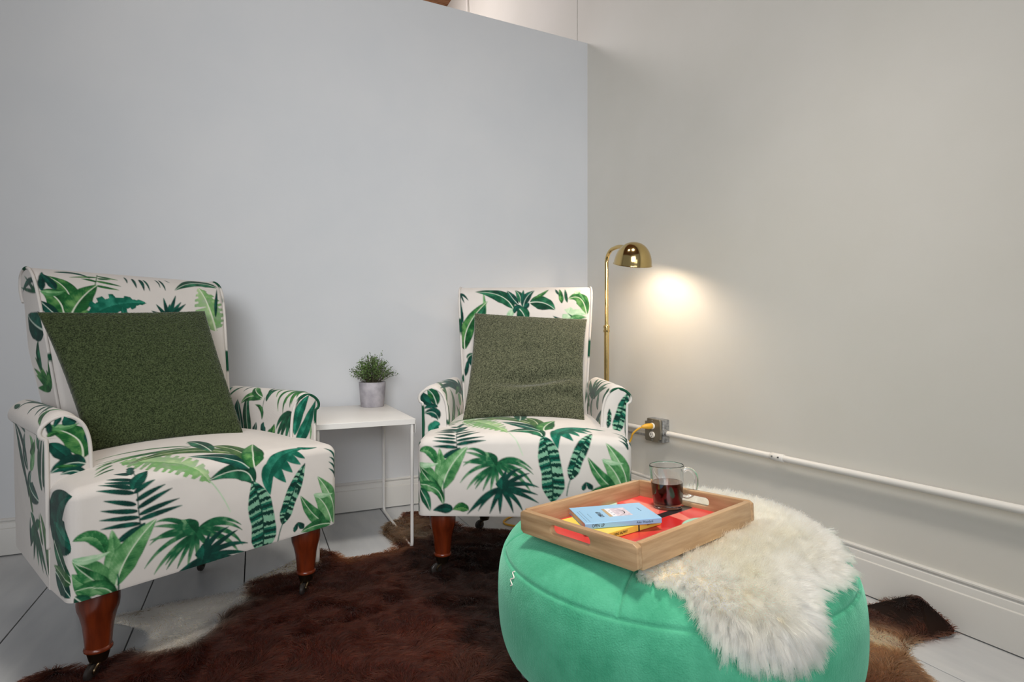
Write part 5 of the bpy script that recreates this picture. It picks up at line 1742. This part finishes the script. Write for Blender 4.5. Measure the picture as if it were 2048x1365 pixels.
for q, yy in enumerate((-0.012, 0.0, 0.012)):
    MB().lathe([(0.0022, 0.0), (0.0022, 0.0001), (0, 0.0001)], 10, at=(-0.003 - 0.001 * q, yy, HB + 0.00012), sx=1.0, sy=0.55).build('little_figure', M['faint'], pic, weld=True)

# ------------------------------------------------------------------ glass mug
mug = empty('glass_mug', label='clear glass mug of dark tea on the tray', cat='mug')
mm = TM @ Matrix.Translation((-0.0256, 0.1330, 0.0083))
place(mug, mm @ Matrix.Rotation(1.3154 + math.atan2(-0.4187, 0.908), 4, 'Z'))
ho = 0.0905
gp = [(0, 0.0005), (0.0255, 0.0005), (0.0268, 0.0007), (0.0280, 0.0015), (0.0286, 0.0028), (0.0289, 0.0045), (0.0300, 0.012), (0.0325, 0.040), (0.0345, 0.066), (0.0356, 0.0840), (0.0359, ho - 0.003), (0.03595, ho - 0.0015),
      (0.0357, ho - 0.0005), (0.0352, ho), (0.0346, ho - 0.0005), (0.0343, ho - 0.0015), (0.0342, ho - 0.003), (0.0339, 0.0840), (0.0328, 0.066), (0.0308, 0.040), (0.0287, 0.0165), (0.0282, 0.0135), (0.0272, 0.0115), (0.0255, 0.0105), (0.02, 0.0102), (0, 0.0100)]
MB().lathe(gp, 72).build('glass_body', M['glass'], mug, weld=True, auto=1.5)
lz = 0.054
ri = float(np.interp(lz, [0.0165, 0.040, 0.066, 0.084], [0.0287, 0.0308, 0.0328, 0.0339])) + 0.0003
MB().lathe([(0, 0.0098), (0.02, 0.0100), (0.0256, 0.0103), (0.0274, 0.0113), (0.0285, 0.0133), (0.0290, 0.0165), (0.0311, 0.040), (ri - 0.0001, lz - 0.001), (ri, lz + 0.0004), (ri - 0.0008, lz + 0.0001), (ri - 0.002, lz), (0, lz)], 72).build('tea', M['coffee'], mug, weld=True, auto=0.6)
hp = smooth_path([(0.0338, 0, 0.076), (0.044, 0, 0.0800), (0.056, 0, 0.0745), (0.0625, 0, 0.060), (0.0615, 0, 0.042), (0.054, 0, 0.027), (0.043, 0, 0.0215), (0.0318, 0, 0.0245)], 6)
MB().tube(hp, 0.0046, 14).build('handle', M['glass'], mug)

# ------------------------------------------------------------------ sheepskin on the ottoman
prs = ps


def ott_point(u, v, lift=0.0):
    """unrolled ottoman coordinates -> surface point and normal in ottoman space"""
    s_ = np.hypot(u, v)
    a_ = np.arctan2(v, u)
    r_ = np.interp(s_, prs, pr[:, 0])
    z_ = np.interp(s_, prs, pr[:, 1])
    e = 0.004
    dr = np.interp(s_ + e, prs, pr[:, 0]) - np.interp(s_ - e, prs, pr[:, 0])
    dz = np.interp(s_ + e, prs, pr[:, 1]) - np.interp(s_ - e, prs, pr[:, 1])
    l_ = np.hypot(dr, dz) + 1e-9
    nr, nz = -dz / l_, dr / l_
    nrm_ = np.stack([nr * np.cos(a_), nr * np.sin(a_), nz], -1)
    P_ = np.stack([r_ * np.cos(a_), r_ * np.sin(a_), z_], -1)
    down = np.stack([dr / l_ * np.cos(a_), dr / l_ * np.sin(a_), dz / l_], -1)
    return P_ + nrm_ * np.asarray(lift)[..., None] if np.ndim(lift) else P_ + nrm_ * lift, nrm_, down


SKIN = [(-0.215, -0.184), (-0.193, -0.215), (-0.176, -0.226), (-0.167, -0.254), (-0.174, -0.277), (-0.172, -0.297), (-0.163, -0.318), (-0.145, -0.338), (-0.114, -0.358), (-0.074, -0.376), (-0.045, -0.382),
        (-0.022, -0.365), (-0.010, -0.345), (-0.002, -0.325), (0.011, -0.312), (0.046, -0.303), (0.102, -0.295), (0.168, -0.255), (0.208, -0.205), (0.245, -0.145), (0.262, -0.08), (0.258, -0.015),
        (0.23, 0.04), (0.18, 0.08), (0.13, 0.10), (0.06, 0.09), (0.0, 0.02), (-0.05, -0.05), (-0.12, -0.11)]
sk = np.array(SKIN)
skd = smooth_path(sk, 5, closed=True)
sheep = empty('sheepskin', (OX, OY, 0), label='cream sheepskin draped over the right side of the ottoman', cat='sheepskin')
# hide: radial grid inside the outline
cen = np.array([0.06, -0.14])
rings = np.linspace(0, 1, 24)
G = cen[None, None] + (skd - cen)[None] * rings[:, None, None] * 0.95
top_, _, _ = ott_point(G[..., 0], G[..., 1], 0.0042)
bot_, _, _ = ott_point(G[..., 0], G[..., 1], 0.0012)
mb = MB().grid(top_, close_v=True, flip=True)
mb.grid(bot_, close_v=True)
nR, nS = len(rings), len(skd)
for j in range(nS):
    a_, b_ = (nR - 1) * nS + j, (nR - 1) * nS + (j + 1) % nS
    mb.f.append((a_, b_, b_ + nR * nS, a_ + nR * nS))
M['hide_cream'] = new_mat('cream_hide', lin(222, 206, 176), 0.9)
mb.build('hide', M['hide_cream'], sheep, weld=True)
M['wool'] = hair_material('cream_wool', 0.45, 0.6)
nw = 130000
lo_, hi_ = sk.min(0), sk.max(0)
cand = lo_ + (hi_ - lo_) * RNG.random((nw * 3, 2))
cand = cand[in_poly(cand, SKIN)]
# keep clear of the tray footprint
Pw, nrm_, dn_ = ott_point(cand[:, 0], cand[:, 1], 0.003)
inv = np.array(TM.inverted())
wl = Pw + np.array([OX, OY, 0])
tl_ = wl @ inv[:3, :3].T + inv[:3, 3]
under = (np.abs(tl_[:, 0]) < TA + 0.003) & (np.abs(tl_[:, 1]) < TB + 0.003)
gap = np.maximum(-tl_[:, 2] - 0.001, 0)
rim = np.minimum(TA - np.abs(tl_[:, 0]), TB - np.abs(tl_[:, 1]))
clear = ~under | ((gap > 0.004) & (rim < 0.05))
cand, Pw, nrm_, dn_, tl_, under, gap = (q[clear][:nw] for q in (cand, Pw, nrm_, dn_, tl_, under, gap))
nw = len(cand)
ed = poly_dist(cand, sk)
# clumps
nc = 2600
cc = cand[RNG.integers(0, nw, nc)]
ci = np.zeros(nw, int)
for s_ in range(0, nw, 4000):
    ci[s_:s_ + 4000] = ((cand[s_:s_ + 4000, None] - cc[None]) ** 2).sum(-1).argmin(1)
cdir = RNG.normal(0, 1, (nc, 3))
clen = RNG.uniform(0.75, 1.2, nc)
flow = np.stack([fnoise(cand[:, 0], cand[:, 1], 9, 21) - 0.5, fnoise(cand[:, 0], cand[:, 1], 9, 33) - 0.5, np.zeros(nw)], -1)
edge_out = np.clip(1 - ed / 0.05, 0, 1)
tdx = np.clip(1 - np.minimum(np.abs(np.abs(tl_[:, 0]) - TA), 9) / 0.03, 0, 1)
e = 0.003
gx = poly_dist(cand + np.array([e, 0]), sk) - poly_dist(cand - np.array([e, 0]), sk)
gy = poly_dist(cand + np.array([0, e]), sk) - poly_dist(cand - np.array([0, e]), sk)
outw = -np.stack([gx, gy], -1)
outw /= np.linalg.norm(outw, axis=1)[:, None] + 1e-9
q1, _, _ = ott_point(cand[:, 0] + outw[:, 0] * 0.004, cand[:, 1] + outw[:, 1] * 0.004, 0.003)
q1 = (q1 - Pw) / 0.004
d0 = nrm_ * 0.72 + q1 * (0.95 * edge_out * (cand[:, 1] < 0.02))[:, None] + dn_ * (0.50 + 0.45 * edge_out)[:, None] + flow * 1.5 + cdir[ci] * 0.20 + RNG.normal(0, 0.16, (nw, 3))
# stay off the tray: push away from its rim
ctr = np.array(TM.translation) - np.array([OX, OY, 0])
away = Pw - ctr
away[:, 2] = 0
away /= np.linalg.norm(away, axis=1)[:, None] + 1e-9
near = np.clip(1 - (np.maximum(np.abs(tl_[:, 0]) - TA, np.abs(tl_[:, 1]) - TB)) / 0.04, 0, 1)
d0 += away * near[:, None] * 0.3 + nrm_ * near[:, None] * 0.4
d0 /= np.linalg.norm(d0, axis=1)[:, None]
length = 0.033 * clen[ci] * RNG.uniform(0.8, 1.12, nw) * (1 - 0.35 * near)
length = np.where(under, np.minimum(length, gap * 1.05), length)
K = 7
tt = np.linspace(0, 1, K)
ccP, _, _ = ott_point(cc[:, 0], cc[:, 1], 0.003)
pts = np.zeros((nw, K, 3))
ph = RNG.uniform(0, 6.28, nc)
for j, t in enumerate(tt):
    base = Pw + d0 * (length * t)[:, None] + np.array([0, 0, -1.0]) * (0.010 * t ** 2.2) * np.clip(1.2 - nrm_[:, 2:3], 0.25, 1.1)
    pull = (ccP[ci] - Pw) * (0.42 * t ** 1.3)
    wob = np.stack([np.cos(ph[ci] + t * 5), np.sin(ph[ci] * 1.3 + t * 6), 0.4 * np.sin(ph[ci] + t * 4)], -1) * 0.0024 * t
    pts[:, j] = base + pull + wob
# nothing sinks into the velvet
rr_ = np.hypot(pts[..., 0], pts[..., 1])
zsurf = np.interp(np.minimum(rr_, 0.345), pr[:80, 0] if False else OPROF[:75, 0], OPROF[:75, 1])
insd = (rr_ < 0.34)
pts[..., 2] = np.where(insd, np.maximum(pts[..., 2], zsurf + 0.002), pts[..., 2])
tn = np.clip(0.55 * fnoise(cand[:, 0], cand[:, 1], 14, 8) + 0.45 * RNG.random(nc)[ci] + 0.12 * RNG.normal(0, 1, nw), 0, 1)[:, None]
warm = np.clip(1 - ed / 0.09, 0, 1)[:, None]
cA, cB = np.array(lin(230, 196, 136)[:3]), np.array(lin(244, 233, 208)[:3])
mixv = np.clip(0.25 + 0.55 * tn + 0.45 * warm, 0, 1)
colw = cA * (1 - mixv) + cB * mixv
radii = np.linspace(0.00030, 0.00010, K)[None] * RNG.uniform(0.8, 1.3, (nw, 1))
hair_object('wool', pts, radii, colw, M['wool'], sheep)

# ------------------------------------------------------------------ cowhide rug
RUG = [(-2.137, -1.007), (-2.098, -0.969), (-2.07, -0.969), (-2.028, -1.006), (-1.99, -0.979), (-1.958, -0.967), (-1.938, -0.952), (-1.914, -0.948), (-1.904, -0.922), (-1.92, -0.857),
       (-1.95, -0.826), (-1.995, -0.794), (-2.023, -0.767), (-2.011, -0.727), (-1.944, -0.717), (-1.885, -0.702), (-1.808, -0.699), (-1.714, -0.695), (-1.673, -0.625), (-1.581, -0.56),
       (-1.513, -0.487), (-1.441, -0.448), (-1.399, -0.509), (-1.378, -0.569), (-1.319, -0.581), (-1.23, -0.577), (-1.167, -0.542), (-1.187, -0.418), (-1.193, -0.353), (-1.151, -0.252),
       (-1.091, -0.223), (-1.044, -0.138), (-1.009, -0.162), (-0.952, -0.204), (-0.898, -0.355), (-0.875, -0.447), (-0.828, -0.495), (-0.736, -0.538),
       (-0.60, -0.64), (-0.52, -0.80), (-0.50, -1.0), (-0.44, -1.22), (-0.33, -1.42), (-0.22, -1.535), (-0.112, -1.562), (-0.036, -1.571), (0.008, -1.60), (0.022, -1.66), (0.026, -1.72), (0.022, -1.752),
       (-0.005, -1.764), (-0.087, -1.745), (-0.154, -1.75), (-0.202, -1.769), (-0.246, -1.823), (-0.276, -1.859), (-0.30, -1.95), (-0.5, -2.12), (-0.9, -2.2), (-1.4, -2.1), (-1.75, -1.8), (-2.0, -1.4), (-2.15, -1.15)]
BLOB = [  # x, y, radius, colour, weight
    (-1.974, -0.75, 0.075, (206, 198, 182), 14), (-1.869, -0.80, 0.085, (212, 206, 194), 14), (-1.80, -0.76, 0.06, (204, 196, 180), 12), (-1.84, -0.885, 0.06, (216, 210, 198), 14), (-1.583, -0.565, 0.05, (196, 184, 162), 9),
    (-1.735, -0.725, 0.045, (172, 160, 140), 5), (-1.52, -0.50, 0.05, (150, 128, 100), 4), (-1.69, -0.64, 0.03, (44, 28, 20), 3), (-1.60, -0.66, 0.06, (52, 30, 20), 3),
    (-1.12, -0.33, 0.08, (112, 84, 60), 6), (-1.212, -0.448, 0.05, (128, 100, 74), 5), (-1.10, -0.44, 0.05, (150, 128, 104), 3), (-1.34, -0.565, 0.05, (116, 66, 34), 4), (-1.22, -0.56, 0.05, (112, 68, 38), 4),
    (-0.95, -0.70, 0.20, (30, 19, 14), 5), (-1.08, -0.92, 0.10, (34, 20, 14), 4), (-0.72, -1.0, 0.30, (24, 15, 11), 5), (-1.06, -1.15, 0.10, (26, 16, 12), 4), (-1.05, -1.36, 0.14, (24, 16, 12), 5),
    (-1.191, -0.906, 0.05, (58, 36, 28), 2), (-1.552, -1.059, 0.26, (70, 36, 24), 3), (-1.373, -1.193, 0.16, (78, 40, 28), 3), (-1.884, -1.051, 0.15, (64, 30, 18), 3), (-1.446, -0.789, 0.15, (58, 32, 20), 3),
    (-1.252, -1.223, 0.06, (92, 56, 44), 2), (-1.207, -1.363, 0.07, (92, 62, 50), 2), (-0.10, -1.63, 0.08, (66, 48, 40), 6), (-0.02, -1.66, 0.05, (36, 24, 20), 5), (0.02, -1.64, 0.04, (12, 9, 8), 7), (-0.06, -1.72, 0.04, (74, 50, 38), 4),
    (-0.274, -1.771, 0.09, (140, 102, 72), 7), (-0.195, -1.705, 0.06, (170, 126, 90), 5), (-0.28, -1.90, 0.12, (118, 78, 50), 6), (-0.40, -1.60, 0.15, (70, 46, 34), 3)]


CREAM = [([(-2.04, -0.767), (-2.007, -0.720), (-1.944, -0.707), (-1.885, -0.692), (-1.808, -0.689), (-1.714, -0.685), (-1.673, -0.629), (-1.677, -0.675), (-1.712, -0.757), (-1.73, -0.816), (-1.751, -0.883),
           (-1.776, -0.923), (-1.822, -0.945), (-1.866, -0.958), (-1.910, -0.960), (-1.915, -0.909), (-1.933, -0.855), (-1.970, -0.815)], (224, 215, 200), 0.022),
         ([(-1.673, -0.615), (-1.581, -0.55), (-1.493, -0.48), (-1.441, -0.44), (-1.465, -0.558), (-1.553, -0.607), (-1.614, -0.640), (-1.655, -0.660)], (176, 160, 132), 0.03),
         ([(-1.123, -0.500), (-1.21, -0.389), (-1.161, -0.248), (-1.091, -0.223), (-1.08, -0.285), (-1.075, -0.412)], (122, 92, 66), 0.04)]


def rug_color(P):
    w_ = np.full(len(P), 0.35)
    c_ = np.tile(np.array(lin(62, 33, 22)[:3]), (len(P), 1)) * w_[:, None]
    wx = P[:, 0] + 0.035 * (fnoise(P[:, 0], P[:, 1], 12, 41) - 0.5)
    wy = P[:, 1] + 0.035 * (fnoise(P[:, 0], P[:, 1], 12, 47) - 0.5)
    for x_, y_, r_, rgb, wt in BLOB:
        g_ = wt * np.exp(-(((wx - x_) ** 2 + (wy - y_) ** 2) / (r_ * r_)) * 1.3)
        c_ += g_[:, None] * np.array(lin(*rgb)[:3])
        w_ += g_
    c_ = c_ / w_[:, None]
    Q_ = np.stack([wx, wy], -1)
    for poly, rgb, soft in CREAM:
        box_ = (np.abs(wx - np.mean([p_[0] for p_ in poly])) < 0.4) & (np.abs(wy - np.mean([p_[1] for p_ in poly])) < 0.4)
        i_ = np.nonzero(box_)[0]
        if len(i_):
            d_ = poly_dist(Q_[i_], poly)
            m_ = np.clip(np.where(in_poly(Q_[i_], poly), d_, -d_) / soft + 0.5, 0, 1)[:, None]
            c_[i_] = c_[i_] * (1 - m_) + np.array(lin(*rgb)[:3]) * m_
    return c_


def rug_z(P):
    curl = np.clip((P[:, 0] + 0.075) / 0.09, 0, 1) ** 1.5 * np.exp(-((P[:, 1] + 1.665) / 0.07) ** 2)
    tip = 0.010 * np.exp(-(((P[:, 0] + 2.0) ** 2 + (P[:, 1] + 0.80) ** 2) / 0.06 ** 2))
    return 0.052 * curl + tip + 0.004 * fnoise(P[:, 0], P[:, 1], 6, 51)


rug = empty('cowhide_rug', (-1.0, -1.3, 0), label='brown and cream cowhide rug spread under the furniture', cat='rug')
RO = np.array([-1.0, -1.3, 0])
rp = np.array(RUG)
rpd = smooth_path(rp, 4, closed=True)
# triangulated grid clipped to the outline
h_ = 0.02
bm = bmesh.new()
vs = [bm.verts.new((p[0] - RO[0], p[1] - RO[1], 0)) for p in rpd]
bm.faces.new(vs)
bmesh.ops.triangulate(bm, faces=bm.faces[:])
bmesh.ops.subdivide_edges(bm, edges=[e for e in bm.edges if e.calc_length() > 0.12], cuts=5, use_grid_fill=True)
bmesh.ops.triangulate(bm, faces=bm.faces[:])
co = np.array([v.co[:2] for v in bm.verts]) + RO[:2]
zz_ = rug_z(co)
for v, z_ in zip(bm.verts, zz_):
    v.co.z = 0.0045 + z_
ext = bmesh.ops.extrude_face_region(bm, geom=bm.faces[:])
for v in [g_ for g_ in ext['geom'] if isinstance(g_, bmesh.types.BMVert)]:
    v.co.z -= 0.0035
bmesh.ops.recalc_face_normals(bm, faces=bm.faces)
me = bpy.data.meshes.new('hide')
bm.to_mesh(me)
bm.free()
vco = np.empty(len(me.vertices) * 3, np.float32)
me.vertices.foreach_get('co', vco)
vco = vco.reshape(-1, 3)
ca = me.color_attributes.new('tint', 'FLOAT_COLOR', 'POINT')
cc_ = rug_color(vco[:, :2] + RO[:2])
cc_ = cc_ * np.clip(0.3 + 2.0 * (cc_.mean(1, keepdims=True) - 0.1), 0.3, 1)
ca.data.foreach_set('color', np.concatenate([cc_, np.ones((len(cc_), 1))], 1).astype(np.float32).ravel())
M['hide_rug'] = tint_material('cow_hide', 0.8, 'tint', spec=0.1)
link('hide', me, M['hide_rug'], rug)
nh = 150000
lo_, hi_ = rp.min(0), rp.max(0)
cand = lo_ + (hi_ - lo_) * RNG.random((int(nh * 2.6), 2))
cand = cand[in_poly(cand, rp)]
cv = (cand - np.array([-1.658, -2.605]))
dep = cv @ FW
lat = cv @ RT
ok = (dep > 1.1) & (np.hypot(cand[:, 0] - OX, cand[:, 1] - OY) > 0.16)
cand, dep = cand[ok], dep[ok]
keep = RNG.random(len(cand)) < np.clip(1.9 / dep ** 1.0, 0, 1)
cand = cand[keep][:nh]
nh = len(cand)
ed = poly_dist(cand, rp)
sw = (fnoise(cand[:, 0], cand[:, 1], 4.0, 61, 2) - 0.5) * 7.0 + (fnoise(cand[:, 0], cand[:, 1], 16, 67, 2) - 0.5) * 4.2 - 0.9
lift = 0.16 + 0.55 * np.clip(fnoise(cand[:, 0], cand[:, 1], 22, 71, 2) - 0.38, 0, 1)
e = 0.004
gx = poly_dist(cand + np.array([e, 0]), rp) - poly_dist(cand - np.array([e, 0]), rp)
gy = poly_dist(cand + np.array([0, e]), rp) - poly_dist(cand - np.array([0, e]), rp)
outn = -np.stack([gx, gy], -1)
outn /= np.linalg.norm(outn, axis=1)[:, None] + 1e-9
dxy = np.stack([np.cos(sw), np.sin(sw)], -1) + outn * (np.clip(1 - ed / 0.03, 0, 1) * 1.6)[:, None] + RNG.normal(0, 0.18, (nh, 2))
dxy /= np.linalg.norm(dxy, axis=1)[:, None]
ln_ = 0.034 * (0.7 + 0.7 * fnoise(cand[:, 0], cand[:, 1], 5, 77)) * RNG.uniform(0.75, 1.15, nh) * (0.55 + 0.45 * np.clip(ed / 0.03, 0, 1))
# short smooth hair on the pale patches
pale = np.clip((rug_color(cand).mean(1) - 0.12) / 0.15, 0, 1)
ln_ *= 1 - 0.45 * pale
lift *= 1 - 0.5 * pale
K = 5
tt = np.linspace(0, 1, K)
z0 = 0.0045 + rug_z(cand)
base = np.concatenate([cand - RO[:2], z0[:, None]], 1)
pts = np.zeros((nh, K, 3))
bend = RNG.normal(0, 0.5, nh) + (fnoise(cand[:, 0], cand[:, 1], 30, 81) - 0.5) * 4
px_ = np.stack([-dxy[:, 1], dxy[:, 0]], -1)
for j, t in enumerate(tt):
    pts[:, j, :2] = base[:, :2] + dxy * (ln_ * t)[:, None] + px_ * (bend * ln_ * 0.35 * t ** 2)[:, None]
    pts[:, j, 2] = base[:, 2] + ln_ * (lift * np.sin(t * 2.2) * 0.75 + 0.02)
# hairs stay off the baseboard
wallx = np.minimum(0.026 - ANG * 0 + 0 * pts[..., 0], 0.028)
pts[..., 0] = np.minimum(pts[..., 0] + RO[0], 0.030) - RO[0]
ch_ = rug_color(cand) * RNG.uniform(0.45, 1.15, (nh, 1)) * (1 + 0.55 * pale[:, None])
sheenv = np.clip(fnoise(cand[:, 0], cand[:, 1], 18, 91) - 0.5, 0, 1)[:, None]
lum_ = np.clip((rug_color(cand).mean(1) - 0.03) / 0.09, 0, 1)[:, None]
ch_ = ch_ * np.where(pale[:, None] > 0.3, 3.0, np.array([[0.80, 0.44, 0.32]]) * (1 - lum_) + np.array([[0.95, 0.86, 0.80]]) * lum_)
ch_ = ch_ * (1 + 1.2 * sheenv) * np.where(RNG.random((nh, 1)) < 0.12, 2.0, 0.72 + 0.4 * pale[:, None])  # lighter clumps and stray strands paint the fur's highlights into its colour
M['fur'] = hair_material('cow_fur', 0.45, 0.5)
for nd in M['fur'].node_tree.nodes:
    if nd.type == 'BSDF_HAIR_PRINCIPLED':
        nd.inputs['IOR'].default_value = 1.28
radii = np.linspace(0.00060, 0.00020, K)[None] * RNG.uniform(0.8, 1.3, (nh, 1))
hair_object('fur', pts, radii, np.clip(ch_, 0, 1), M['fur'], rug)
